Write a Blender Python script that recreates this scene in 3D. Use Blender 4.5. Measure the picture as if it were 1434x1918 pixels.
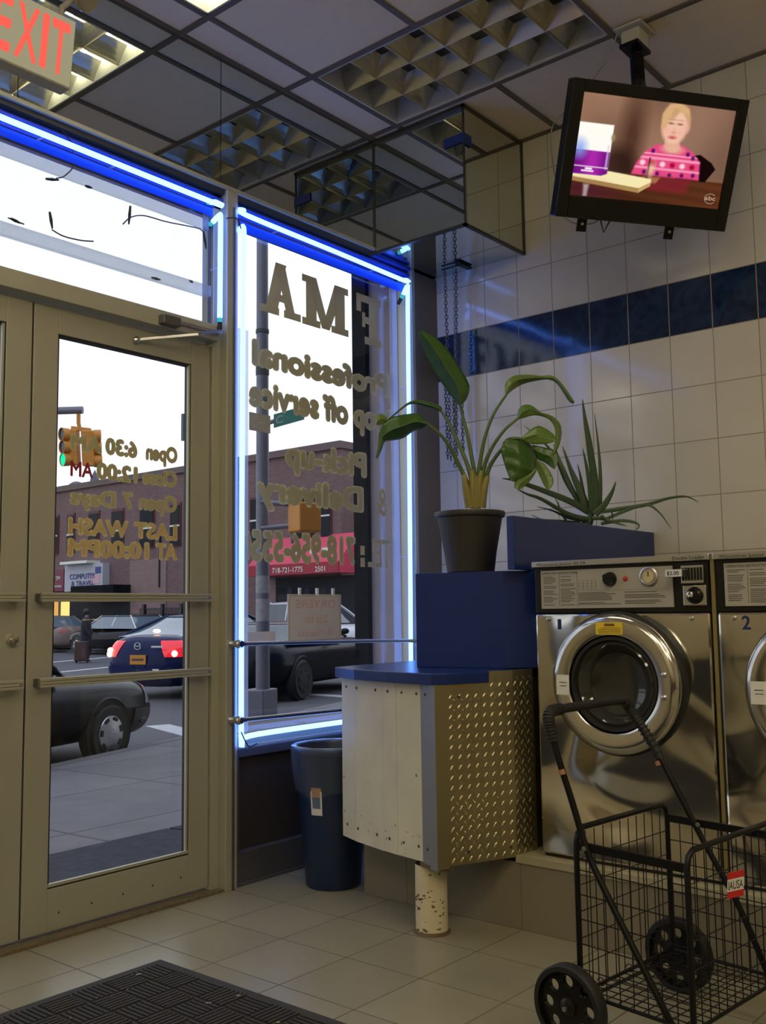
import bpy, bmesh, math, random
import numpy as np
from mathutils import Vector, Matrix, noise
random.seed(7)
sc = bpy.context.scene
for o in list(bpy.data.objects): bpy.data.objects.remove(o)
col = sc.collection
PI = math.pi

# ------------------------------------------------------------------ camera
FPX, YAW, PITCH, ROLL, CAMZ = 1850.66, math.radians(50.041), math.radians(5.768), math.radians(-0.766), 1.08
cy_, sy_, cp_, sp_ = math.cos(YAW), math.sin(YAW), math.cos(PITCH), math.sin(PITCH)
FWD = Vector((sy_*cp_, cy_*cp_, sp_)); RT = Vector((cy_, -sy_, 0)); UP = RT.cross(FWD)
R1 = RT*math.cos(ROLL)+UP*math.sin(ROLL); U1 = -RT*math.sin(ROLL)+UP*math.cos(ROLL)
cd = bpy.data.cameras.new('camera'); cam = bpy.data.objects.new('camera', cd); col.objects.link(cam)
cam.matrix_world = Matrix(((R1.x, U1.x, -FWD.x, 0), (R1.y, U1.y, -FWD.y, 0), (R1.z, U1.z, -FWD.z, CAMZ), (0, 0, 0, 1)))
cd.sensor_width = 36; cd.lens = FPX/1918*36; cd.clip_start = .05; cd.clip_end = 400
sc.camera = cam
CAM = Vector((0, 0, CAMZ))
def ray(x, y): return R1*((x-717)/FPX)-U1*((y-959)/FPX)+FWD
def at(x, y, ax, v):
    """point of the view ray through a picture point where it meets a world plane"""
    d = ray(x, y); return CAM+d*((v-CAM[ax])/d[ax])
def dp(x, y, depth): return CAM+ray(x, y)*depth

# ------------------------------------------------------------------ world and exposure
sc.view_settings.view_transform = 'Standard'; sc.view_settings.look = 'None'
sc.view_settings.gamma = 1; sc.view_settings.exposure = 0.0; sc.view_settings.use_curve_mapping = False
w = bpy.data.worlds.new('overcast_dusk'); sc.world = w; w.use_nodes = True
wn = w.node_tree; bgn = wn.nodes['Background']
tc = wn.nodes.new('ShaderNodeTexCoord'); sx = wn.nodes.new('ShaderNodeSeparateXYZ'); mr = wn.nodes.new('ShaderNodeMapRange')
cr = wn.nodes.new('ShaderNodeValToRGB')
wn.links.new(tc.outputs['Generated'], sx.inputs[0]); wn.links.new(sx.outputs[2], mr.inputs[0])
mr.inputs[1].default_value = -.1; mr.inputs[2].default_value = .9
wn.links.new(mr.outputs[0], cr.inputs[0]); wn.links.new(cr.outputs[0], bgn.inputs[0])
cr.color_ramp.elements[0].color = (.93, .95, 1.0, 1); cr.color_ramp.elements[1].color = (.74, .84, 1.0, 1)
bgn.inputs[1].default_value = 1.35
LAMP = 12.0          # strength of the unseen lit ceiling panels
NEON = 8.5

# ------------------------------------------------------------------ materials
MATS = {}
def nd(nt, t, **k):
    n = nt.nodes.new(t)
    for a, b in k.items(): setattr(n, a, b)
    return n
def mat(name, c, rough=.5, metal=0., var=.0, vs=8., bump=0., bs=60., emit=None, es=0., spec=None, coat=0., trans=0.):
    m = bpy.data.materials.new(name); m.use_nodes = True; nt = m.node_tree; b = nt.nodes['Principled BSDF']
    b.inputs['Base Color'].default_value = (*c, 1); b.inputs['Roughness'].default_value = rough; b.inputs['Metallic'].default_value = metal
    if spec is not None: b.inputs['Specular IOR Level'].default_value = spec
    if coat: b.inputs['Coat Weight'].default_value = coat; b.inputs['Coat Roughness'].default_value = .05
    if emit: b.inputs['Emission Color'].default_value = (*emit, 1); b.inputs['Emission Strength'].default_value = es
    if var or bump:
        g = nd(nt, 'ShaderNodeTexCoord')
    if var:
        n = nd(nt, 'ShaderNodeTexNoise'); n.inputs['Scale'].default_value = vs; n.inputs['Detail'].default_value = 5
        r = nd(nt, 'ShaderNodeMapRange'); r.inputs[3].default_value = 1-var; r.inputs[4].default_value = 1+var
        x = nd(nt, 'ShaderNodeVectorMath', operation='SCALE'); x.inputs[0].default_value = c
        nt.links.new(g.outputs['Object'], n.inputs[0]); nt.links.new(n.outputs[0], r.inputs[0]); nt.links.new(r.outputs[0], x.inputs['Scale'])
        nt.links.new(x.outputs[0], b.inputs['Base Color'])
    if bump:
        n = nd(nt, 'ShaderNodeTexNoise'); n.inputs['Scale'].default_value = bs; n.inputs['Detail'].default_value = 3
        u = nd(nt, 'ShaderNodeBump'); u.inputs['Strength'].default_value = bump; u.inputs['Distance'].default_value = .01
        nt.links.new(g.outputs['Object'], n.inputs[0]); nt.links.new(n.outputs[0], u.inputs['Height']); nt.links.new(u.outputs[0], b.inputs['Normal'])
    MATS[name] = m; return m
def emat(name, c, s):
    m = bpy.data.materials.new(name); m.use_nodes = True; nt = m.node_tree; nt.nodes.clear()
    e = nd(nt, 'ShaderNodeEmission'); e.inputs[0].default_value = (*c, 1); e.inputs[1].default_value = s
    o = nd(nt, 'ShaderNodeOutputMaterial'); nt.links.new(e.outputs[0], o.inputs[0]); MATS[name] = m; return m
def glassmat(name, tint=(1, 1, 1), refl=.08, haze=0., hazec=(.8, .8, .9), rough=0.02):
    m = bpy.data.materials.new(name); m.use_nodes = True; nt = m.node_tree; nt.nodes.clear()
    t = nd(nt, 'ShaderNodeBsdfTransparent'); t.inputs[0].default_value = (*tint, 1)
    g = nd(nt, 'ShaderNodeBsdfGlossy'); g.inputs['Roughness'].default_value = rough
    lw = nd(nt, 'ShaderNodeLayerWeight'); lw.inputs[0].default_value = .5
    pw = nd(nt, 'ShaderNodeMath', operation='POWER'); pw.inputs[1].default_value = 5; nt.links.new(lw.outputs['Facing'], pw.inputs[0])
    mu = nd(nt, 'ShaderNodeMath', operation='MULTIPLY_ADD'); mu.inputs[1].default_value = .9; mu.inputs[2].default_value = refl/2
    mu.use_clamp = True
    nt.links.new(pw.outputs[0], mu.inputs[0])
    x = nd(nt, 'ShaderNodeMixShader'); nt.links.new(mu.outputs[0], x.inputs[0]); nt.links.new(t.outputs[0], x.inputs[1]); nt.links.new(g.outputs[0], x.inputs[2])
    last = x
    if haze:
        d = nd(nt, 'ShaderNodeBsdfDiffuse'); d.inputs[0].default_value = (*hazec, 1)
        tr = nd(nt, 'ShaderNodeBsdfTranslucent'); tr.inputs[0].default_value = (*hazec, 1)
        a = nd(nt, 'ShaderNodeMixShader'); a.inputs[0].default_value = .5; nt.links.new(d.outputs[0], a.inputs[1]); nt.links.new(tr.outputs[0], a.inputs[2])
        b = nd(nt, 'ShaderNodeMixShader'); b.inputs[0].default_value = haze; nt.links.new(x.outputs[0], b.inputs[1]); nt.links.new(a.outputs[0], b.inputs[2]); last = b
    o = nd(nt, 'ShaderNodeOutputMaterial'); nt.links.new(last.outputs[0], o.inputs[0]); MATS[name] = m; return m
def tilemat(name, ua, va, u0, du, v0, dv, gw, c, gc, rough=.15, var=.06, vs=3., bump=.05, bs=9., band=None, bandc=None, spec=.5):
    """ceramic tile grid from object coordinates"""
    m = bpy.data.materials.new(name); m.use_nodes = True; nt = m.node_tree; b = nt.nodes['Principled BSDF']; L = nt.links.new
    tcn = nd(nt, 'ShaderNodeTexCoord'); s = nd(nt, 'ShaderNodeSeparateXYZ'); L(tcn.outputs['Object'], s.inputs[0])
    masks = []; cells = []
    for a, o0, d in ((ua, u0, du), (va, v0, dv)):
        p = nd(nt, 'ShaderNodeMath', operation='ADD'); p.inputs[1].default_value = -o0+200*d; L(s.outputs[a], p.inputs[0])
        q = nd(nt, 'ShaderNodeMath', operation='DIVIDE'); q.inputs[1].default_value = d; L(p.outputs[0], q.inputs[0])
        f = nd(nt, 'ShaderNodeMath', operation='FRACT'); L(q.outputs[0], f.inputs[0])
        fl = nd(nt, 'ShaderNodeMath', operation='FLOOR'); L(q.outputs[0], fl.inputs[0]); cells.append(fl)
        h = nd(nt, 'ShaderNodeMath', operation='PINGPONG'); h.inputs[1].default_value = .5; L(f.outputs[0], h.inputs[0])
        r = nd(nt, 'ShaderNodeMapRange'); r.inputs[1].default_value = gw/2/d*.7; r.inputs[2].default_value = gw/2/d*1.5; L(h.outputs[0], r.inputs[0]); masks.append(r)
    mm = nd(nt, 'ShaderNodeMath', operation='MINIMUM'); L(masks[0].outputs[0], mm.inputs[0]); L(masks[1].outputs[0], mm.inputs[1])
    cc = nd(nt, 'ShaderNodeCombineXYZ'); L(cells[0].outputs[0], cc.inputs[0]); L(cells[1].outputs[0], cc.inputs[1])
    wn_ = nd(nt, 'ShaderNodeTexWhiteNoise'); L(cc.outputs[0], wn_.inputs[0])
    n = nd(nt, 'ShaderNodeTexNoise'); n.inputs['Scale'].default_value = vs; n.inputs['Detail'].default_value = 6; n.inputs['Roughness'].default_value = .65
    L(tcn.outputs['Object'], n.inputs[0])
    ad = nd(nt, 'ShaderNodeMath', operation='ADD'); L(n.outputs[0], ad.inputs[0])
    sc2 = nd(nt, 'ShaderNodeMath', operation='MULTIPLY'); sc2.inputs[1].default_value = .35; L(wn_.outputs[0], sc2.inputs[0]); L(sc2.outputs[0], ad.inputs[1])
    r = nd(nt, 'ShaderNodeMapRange'); r.inputs[1].default_value = .3; r.inputs[2].default_value = 1.0; r.inputs[3].default_value = 1-var; r.inputs[4].default_value = 1+var; L(ad.outputs[0], r.inputs[0])
    def scaled(colr, rr):
        x = nd(nt, 'ShaderNodeVectorMath', operation='SCALE')
        if isinstance(colr, tuple): x.inputs[0].default_value = colr
        else: L(colr, x.inputs[0])
        L(rr.outputs[0], x.inputs['Scale']); return x
    base = scaled(c, r).outputs[0]
    gate = mm.outputs[0]
    if band:
        z0, z1 = band
        g1 = nd(nt, 'ShaderNodeMath', operation='GREATER_THAN'); g1.inputs[1].default_value = z0; L(s.outputs[2], g1.inputs[0])
        g2 = nd(nt, 'ShaderNodeMath', operation='LESS_THAN'); g2.inputs[1].default_value = z1; L(s.outputs[2], g2.inputs[0])
        gg = nd(nt, 'ShaderNodeMath', operation='MULTIPLY'); L(g1.outputs[0], gg.inputs[0]); L(g2.outputs[0], gg.inputs[1])
        nn = nd(nt, 'ShaderNodeTexNoise'); nn.inputs['Scale'].default_value = 9; nn.inputs['Detail'].default_value = 4; nn.inputs['Distortion'].default_value = 2.2
        L(tcn.outputs['Object'], nn.inputs[0])
        rp = nd(nt, 'ShaderNodeValToRGB'); L(nn.outputs[0], rp.inputs[0])
        e = rp.color_ramp.elements; e[0].position = .42; e[0].color = (*bandc, 1); e[1].position = .62; e[1].color = (bandc[0]*2.2, bandc[1]*2.0, bandc[2]*1.7, 1)
        mx = nd(nt, 'ShaderNodeMixRGB'); L(gg.outputs[0], mx.inputs[0]); L(base, mx.inputs[1]); L(rp.outputs[0], mx.inputs[2]); base = mx.outputs[0]
    mx = nd(nt, 'ShaderNodeMixRGB'); L(gate, mx.inputs[0]); mx.inputs[1].default_value = (*gc, 1); L(base, mx.inputs[2]); L(mx.outputs[0], b.inputs['Base Color'])
    rr = nd(nt, 'ShaderNodeMapRange'); rr.inputs[3].default_value = .8; rr.inputs[4].default_value = rough; L(gate, rr.inputs[0]); L(rr.outputs[0], b.inputs['Roughness'])
    b.inputs['Specular IOR Level'].default_value = spec
    n2 = nd(nt, 'ShaderNodeTexNoise'); n2.inputs['Scale'].default_value = bs; n2.inputs['Detail'].default_value = 2; L(tcn.outputs['Object'], n2.inputs[0])
    b1 = nd(nt, 'ShaderNodeBump'); b1.inputs['Strength'].default_value = bump; b1.inputs['Distance'].default_value = .02; L(n2.outputs[0], b1.inputs['Height'])
    b2 = nd(nt, 'ShaderNodeBump'); b2.inputs['Strength'].default_value = .4; b2.inputs['Distance'].default_value = .0015; L(gate, b2.inputs['Height']); L(b1.outputs[0], b2.inputs['Normal']); L(b2.outputs[0], b.inputs['Normal'])
    MATS[name] = m; return m

M_alu = mat('bronze_aluminium', (.44, .43, .35), .48, .4, .05, 5)
M_alu_dk = mat('dark_aluminium', (.16, .16, .16), .4, .7, .05, 5)
M_chrome = mat('chrome', (.62, .61, .57), .16, 1)
M_steel = mat('brushed_steel', (.55, .55, .55), .28, 1)
M_gasket = mat('black_gasket', (.012, .012, .012), .5)
M_mirror = mat('smoked_mirror', (.64, .68, .62), .015, 1)
M_mtrim = mat('mirror_edge_trim', (.07, .065, .05), .4, .5)
M_ceil = mat('ceiling_board', (.82, .72, .57), .9, 0, .05, 60, .3, 180)
M_grid = mat('ceiling_grid_metal', (.15, .125, .10), .55, .2)
M_trof = mat('troffer_white', (.55, .55, .5), .5)
M_louver = mat('louver_metal', (.52, .50, .42), .22, .85)
M_tube_off = mat('dead_lamp_glass', (.35, .36, .33), .3)
M_tube_on = emat('lit_lamp_glass', (1.0, .90, .66), 30)
M_diff_on = emat('lit_diffuser', (1.0, .85, .58), LAMP)
M_glass = glassmat('window_glass', (.97, .98, .98), .05)
M_acryl = glassmat('clear_acrylic', (.95, .97, 1), .05, .30, (.75, .78, .85))
M_acryl2 = glassmat('grey_acrylic', (.9, .93, .98), .05, .35, (.5, .53, .6))
M_acryl_b = glassmat('blue_acrylic', (.25, .4, 1), .06, .75, (.05, .20, 1.0))  # the tube's reflection in the strips, put into their blue colour
M_head_b = mat('blue_lacquered_channel', (.03, .07, .45), .3)  # blue neon glow on the head channel, painted as its base colour
M_neon = emat('blue_neon_tube', (.095, .26, 1.0), NEON)
M_neon_end = emat('neon_electrode_glow', (.05, .6, .75), .8)
M_sleeve = mat('black_sleeve', (.01, .01, .015), .5)
M_letter = mat('gold_vinyl', (.40, .38, .25), .6, 0, .08, 60)
M_letter2 = mat('tan_vinyl', (.55, .46, .25), .6, 0, .08, 60)
M_letter_red = mat('red_vinyl', (.30, .02, .03), .6)
M_paper = mat('paper', (.62, .58, .52), .8, 0, .05, 20)
M_tan_paper = mat('tan_paper', (.42, .38, .26), .8, 0, .06, 30)
M_redink = mat('faded_red_ink', (.62, .36, .32), .8)
M_tile = tilemat('wall_tile', 1, 2, 2.75, .1955, 2.28, .2405, .0035, (.56, .53, .44), (.26, .22, .15), .10, .07, 4, .05, 6, (2.2805, 2.521), (.006, .016, .045))
M_floor = tilemat('floor_tile', 0, 1, 2.1, .293, 2.765, .293, .004, (.27, .25, .175), (.12, .10, .07), .32, .10, 5, .03, 14)
M_plinth = tilemat('plinth_tile', 1, 2, 1.885, .5, .0, .9, .004, (.20, .175, .125), (.16, .13, .09), .35, .08, 5, .03, 14)
M_pillar = mat('speckled_grey_pillar', (.13, .12, .10), .5, 0, .35, 90)
M_wallp = mat('cream_paint', (.5, .46, .36), .6, 0, .04, 3)
M_panel_dk = mat('dark_brown_panel', (.035, .028, .022), .5, 0, .15, 20)
M_white_p = mat('painted_white_board', (.60, .57, .44), .45, 0, .16, 7)
M_greystrip = mat('grey_metal_strip', (.24, .25, .27), .4, .4)
M_diamond = mat('diamond_plate', (.42, .37, .22), .33, .9, .08, 10)
M_blue = mat('blue_laminate', (.006, .024, .15), .28, 0, .03, 4)
M_screw = mat('old_screw', (.09, .07, .05), .5, .6)
M_pipe = mat('chipped_white_pipe', (.62, .56, .38), .5, 0, .12, 30, .2, 40)
M_rust = mat('brown_rust', (.12, .075, .04), .8, 0, .3, 40)
M_bin = mat('blue_bin_plastic', (.008, .022, .070), .4, 0, .05, 40)
M_bag = glassmat('clear_bin_liner', (.92, .94, .97), .05, .10, (.6, .65, .7), .15)
M_pot = mat('brown_plastic_pot', (.030, .027, .023), .45, 0, .05, 30)
M_soil = mat('soil', (.03, .02, .015), .9, 0, .3, 60, .6, 80)
def leafmat(name, c, c2):
    m = mat(name, c, .32, 0, .25, 14, .15, 60)
    b = m.node_tree.nodes['Principled BSDF']; return m
M_leaf = leafmat('green_leaf', (.045, .115, .02), None)
M_leaf_y = leafmat('light_green_leaf', (.11, .19, .03), None)
M_stem = mat('leaf_stalk', (.09, .14, .03), .45, 0, .15, 20)
M_sheath = mat('yellowing_sheath', (.24, .20, .05), .5, 0, .25, 20)
M_aloe = mat('aloe_leaf', (.035, .075, .03), .4, 0, .2, 25)
M_blackp = mat('black_plastic', (.008, .008, .008), .3, spec=.35)
M_blackm = mat('black_metal', (.006, .006, .007), .38, 0, spec=.25)
M_rubber = mat('black_rubber', (.010, .010, .010), .6, 0, .1, 60)
M_cable = mat('cream_cable', (.32, .30, .22), .5)
M_dkcable = mat('dark_cable', (.02, .02, .02), .5)
M_enamel = mat('panel_print_grey', (.36, .345, .30), .4, 0, .04, 20)
M_inkdk = mat('dark_ink', (.05, .045, .04), .6)
M_inkblue = mat('blue_number', (.008, .018, .12), .5)
M_yellow = mat('yellow_sticker', (.75, .55, .02), .5)
M_white = mat('white_label', (.7, .7, .66), .5)
M_glassdk = mat('dark_door_glass', (.030, .030, .027), .06, 0, 0, 1, 0, 1, spec=.6)
M_red = mat('red_plastic', (.5, .02, .02), .3)
M_matr = mat('charcoal_mat', (.030, .028, .026), .8, 0, .2, 60)
M_tape = mat('blue_tape', (.015, .035, .20), .6)
M_exit = emat('lit_exit_panel', (.62, .55, .34), .55)
M_exitred = emat('lit_exit_letters', (1.0, .13, .09), 1.0)
M_exitbody = mat('exit_housing', (.45, .44, .38), .5)
M_darkout = mat('dull_black_paint', (.010, .011, .014), .8, spec=.05)
M_conc = tilemat('sidewalk_concrete', 0, 1, 3.3, 1.45, 3.95, 1.2, .02, (.165, .152, .168), (.07, .065, .07), .85, .22, 2.5, .2, 30)
M_kerb = mat('kerb_stone', (.16, .15, .16), .85, 0, .15, 6)
M_asph = mat('asphalt', (.075, .073, .09), .8, 0, .2, 4, .3, 80)
M_paint = mat('road_paint', (.48, .48, .52), .7, 0, .15, 8)
M_grate = mat('steel_plate', (.035, .036, .052), .75, 0, .8, 18, .6, 60, spec=.15)
def stainless():
    m = mat('wavy_stainless', (.60, .58, .53), .13, 1)
    nt = m.node_tree; b = nt.nodes['Principled BSDF']; g = nd(nt, 'ShaderNodeTexCoord'); n = nd(nt, 'ShaderNodeTexNoise')
    n.inputs['Scale'].default_value = 2.6; n.inputs['Detail'].default_value = 0; n.inputs['Distortion'].default_value = .5
    u = nd(nt, 'ShaderNodeBump'); u.inputs['Strength'].default_value = 1; u.inputs['Distance'].default_value = .10
    nt.links.new(g.outputs['Object'], n.inputs[0]); nt.links.new(n.outputs[0], u.inputs['Height']); nt.links.new(u.outputs[0], b.inputs['Normal'])
    return m
M_inox = stainless()
def brickmat(name, c1, c2, mort, s=1.0):
    m = bpy.data.materials.new(name); m.use_nodes = True; nt = m.node_tree; b = nt.nodes['Principled BSDF']; L = nt.links.new
    g = nd(nt, 'ShaderNodeTexCoord'); sp = nd(nt, 'ShaderNodeSeparateXYZ'); cb = nd(nt, 'ShaderNodeCombineXYZ')
    L(g.outputs['Object'], sp.inputs[0])
    ad = nd(nt, 'ShaderNodeMath', operation='ADD'); L(sp.outputs[0], ad.inputs[0]); L(sp.outputs[1], ad.inputs[1])
    L(ad.outputs[0], cb.inputs[0]); L(sp.outputs[2], cb.inputs[1])
    t = nd(nt, 'ShaderNodeTexBrick'); t.inputs['Scale'].default_value = s; t.inputs['Color1'].default_value = (*c1, 1); t.inputs['Color2'].default_value = (*c2, 1)
    t.inputs['Mortar'].default_value = (*mort, 1); t.inputs['Brick Width'].default_value = .22; t.inputs['Row Height'].default_value = .075; t.inputs['Mortar Size'].default_value = .008
    L(cb.outputs[0], t.inputs[0]); L(t.outputs[0], b.inputs['Base Color']); b.inputs['Roughness'].default_value = .9; MATS[name] = m; return m
M_brick = brickmat('brown_brick', (.15, .085, .09), (.19, .11, .11), (.12, .09, .09))
M_brick2 = brickmat('pink_brick', (.24, .15, .145), (.28, .17, .16), (.16, .13, .13))
M_stonew = mat('pinkish_stone_cladding', (.26, .22, .235), .7, 0, .2, 5, .2, 40)

def thinmat(name, c, tr, var=.05, vs=30):
    m = mat(name, c, .7, 0, var, vs); nt = m.node_tree; b = nt.nodes['Principled BSDF']; o = nt.nodes['Material Output']
    t = nd(nt, 'ShaderNodeBsdfTranslucent'); t.inputs[0].default_value = (*c, 1); x = nd(nt, 'ShaderNodeMixShader'); x.inputs[0].default_value = tr
    nt.links.new(b.outputs[0], x.inputs[1]); nt.links.new(t.outputs[0], x.inputs[2]); nt.links.new(x.outputs[0], o.inputs[0]); return m
M_letter = thinmat('gold_vinyl', (.58, .53, .31), .33); M_letter2 = thinmat('tan_vinyl', (.72, .58, .29), .33)
M_paper = thinmat('paper', (.66, .61, .54), .35); M_tan_paper = thinmat('tan_paper', (.46, .42, .28), .25)
# ------------------------------------------------------------------ mesh helpers
class MB:
    def __init__(s): s.bm = bmesh.new(); s.mi = 0
    def _tag(s, fs):
        for f in fs: f.material_index = s.mi
    def hexa(s, p):
        v = [s.bm.verts.new(q) for q in p]
        s._tag([s.bm.faces.new([v[i] for i in f]) for f in ((0, 3, 2, 1), (4, 5, 6, 7), (0, 1, 5, 4), (1, 2, 6, 5), (2, 3, 7, 6), (3, 0, 4, 7))]); return s
    def box(s, x0, x1, y0, y1, z0, z1):
        return s.hexa([(x0, y0, z0), (x1, y0, z0), (x1, y1, z0), (x0, y1, z0), (x0, y0, z1), (x1, y0, z1), (x1, y1, z1), (x0, y1, z1)])
    def obox(s, c, ax, ay, az):
        c = Vector(c); ax = Vector(ax); ay = Vector(ay); az = Vector(az)
        return s.hexa([c-ax-ay-az, c+ax-ay-az, c+ax+ay-az, c-ax+ay-az, c-ax-ay+az, c+ax-ay+az, c+ax+ay+az, c-ax+ay+az])
    def bar(s, a, b, w, h, up=(0, 0, 1)):
        a = Vector(a); b = Vector(b); d = (b-a); l = d.length/2; d.normalize(); u = Vector(up); sd = d.cross(u)
        if sd.length < 1e-4: sd = d.cross(Vector((1, 0, 0)))
        sd.normalize(); u = sd.cross(d)
        return s.obox((a+b)/2, d*l, sd*w/2, u*h/2)
    def tube(s, pts, r, n=8, caps=True):
        pts = [Vector(p) for p in pts]; rr = r if isinstance(r, (list, tuple)) else [r]*len(pts)
        ref = None; rings = []
        for i, p in enumerate(pts):
            t = (pts[min(i+1, len(pts)-1)]-pts[max(i-1, 0)]).normalized()
            if ref is None: ref = t.orthogonal().normalized()
            ref = (ref-t*ref.dot(t)); ref = ref.normalized() if ref.length > 1e-5 else t.orthogonal().normalized(); b = t.cross(ref)
            rings.append([s.bm.verts.new(p+(ref*math.cos(2*PI*k/n)+b*math.sin(2*PI*k/n))*rr[i]) for k in range(n)])
        fs = []
        for a, b in zip(rings, rings[1:]):
            for k in range(n): fs.append(s.bm.faces.new((a[k], a[(k+1) % n], b[(k+1) % n], b[k])))
        if caps: fs.append(s.bm.faces.new(rings[0][::-1])); fs.append(s.bm.faces.new(rings[-1]))
        s._tag(fs); return s
    def lathe(s, c, axis, prof, n=32, ref=None):
        """prof: (radius, distance along axis)"""
        c = Vector(c); a = Vector(axis).normalized(); u = (Vector(ref) if ref else a.orthogonal()).normalized(); v = a.cross(u); rings = []
        for r, h in prof:
            if r < 1e-6: rings.append([s.bm.verts.new(c+a*h)])
            else: rings.append([s.bm.verts.new(c+a*h+(u*math.cos(2*PI*k/n)+v*math.sin(2*PI*k/n))*r) for k in range(n)])
        fs = []
        for p, q in zip(rings, rings[1:]):
            for k in range(n):
                k2 = (k+1) % n
                if len(p) == 1 and len(q) == 1: continue
                if len(p) == 1: fs.append(s.bm.faces.new((p[0], q[k2], q[k])))
                elif len(q) == 1: fs.append(s.bm.faces.new((p[k], p[k2], q[0])))
                else: fs.append(s.bm.faces.new((p[k], p[k2], q[k2], q[k])))
        s._tag(fs); return s
    def prism(s, poly, off):
        off = Vector(off); a = [s.bm.verts.new(p) for p in poly]; b = [s.bm.verts.new(Vector(p)+off) for p in poly]; n = len(poly)
        fs = [s.bm.faces.new(a[::-1]), s.bm.faces.new(b)]
        for k in range(n): fs.append(s.bm.faces.new((a[k], a[(k+1) % n], b[(k+1) % n], b[k])))
        s._tag(fs); return s
    def grid(s, P):
        V = [[s.bm.verts.new(p) for p in row] for row in P]; fs = []
        for i in range(len(V)-1):
            for j in range(len(V[0])-1):
                fs.append(s.bm.faces.new((V[i][j], V[i][j+1], V[i+1][j+1], V[i+1][j])))
        s._tag(fs); return s
    def ball(s, c, r, n=12, m=8, sc3=(1, 1, 1)):
        c = Vector(c); P = []
        for i in range(m+1):
            t = PI*i/m
            P.append([c+Vector((math.sin(t)*math.cos(2*PI*k/n)*sc3[0], math.sin(t)*math.sin(2*PI*k/n)*sc3[1], math.cos(t)*sc3[2]))*r for k in range(n+1)])
        s.grid(P); bmesh.ops.remove_doubles(s.bm, verts=s.bm.verts, dist=1e-6); return s

ORIG = {}
def thing(name, loc, label, cat, group=None, rotz=0):
    o = bpy.data.objects.new(name, None); col.objects.link(o); o.location = loc; o.rotation_euler = (0, 0, rotz); o.empty_display_size = .1
    ORIG[o.name] = Vector(loc)
    o['label'] = label; o['category'] = cat
    if group: o['group'] = group
    return o
def sthing(name, loc):
    o = bpy.data.objects.new(name, None); col.objects.link(o); o.location = loc; o['kind'] = 'structure'; ORIG[o.name] = Vector(loc); return o
def obj(name, mb, m, parent=None, smooth=False, bevel=0., local=False, label=None, solid=0., subsurf=0, fixn=True):
    bm = mb.bm if isinstance(mb, MB) else mb
    if fixn: bmesh.ops.recalc_face_normals(bm, faces=bm.faces)
    me = bpy.data.meshes.new(name)
    org = Vector((0, 0, 0))
    if parent is not None and not local:
        org = ORIG[parent.name]; bmesh.ops.translate(bm, verts=bm.verts, vec=-org)
    bm.to_mesh(me); bm.free()
    for x in (m if isinstance(m, (list, tuple)) else [m]): me.materials.append(x)
    if smooth: me.shade_smooth()
    o = bpy.data.objects.new(name, me); col.objects.link(o); ORIG[o.name] = org
    if parent is not None: o.parent = parent
    if solid:
        md = o.modifiers.new('s', 'SOLIDIFY'); md.thickness = solid; md.offset = 0
    if subsurf:
        md = o.modifiers.new('u', 'SUBSURF'); md.levels = subsurf; md.render_levels = subsurf
    if bevel:
        md = o.modifiers.new('b', 'BEVEL'); md.width = bevel; md.segments = 2; md.limit_method = 'ANGLE'; md.angle_limit = .7
    if smooth and bevel == 0 and not subsurf: 
        me.set_sharp_from_angle(angle=math.radians(40))
    if label: o['label'] = label
    return o
def tag(o, label, cat, group=None):
    o['label'] = label; o['category'] = cat
    if group: o['group'] = group
    return o
def struct(o): o['kind'] = 'structure'; return o
def SB(x0, x1, y0, y1, z0, z1): return MB().box(x0, x1, y0, y1, z0, z1)
def smoothpts(pts, k=6):
    """Catmull-Rom through the points"""
    P = [Vector(p) for p in pts]; out = []
    for i in range(len(P)-1):
        a = P[max(i-1, 0)]; b = P[i]; c = P[i+1]; d = P[min(i+2, len(P)-1)]
        for j in range(k):
            t = j/k; out.append(.5*((2*b)+(c-a)*t+(2*a-5*b+4*c-d)*t*t+(-a+3*b-3*c+d)*t**3))
    out.append(P[-1]); return out

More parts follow.
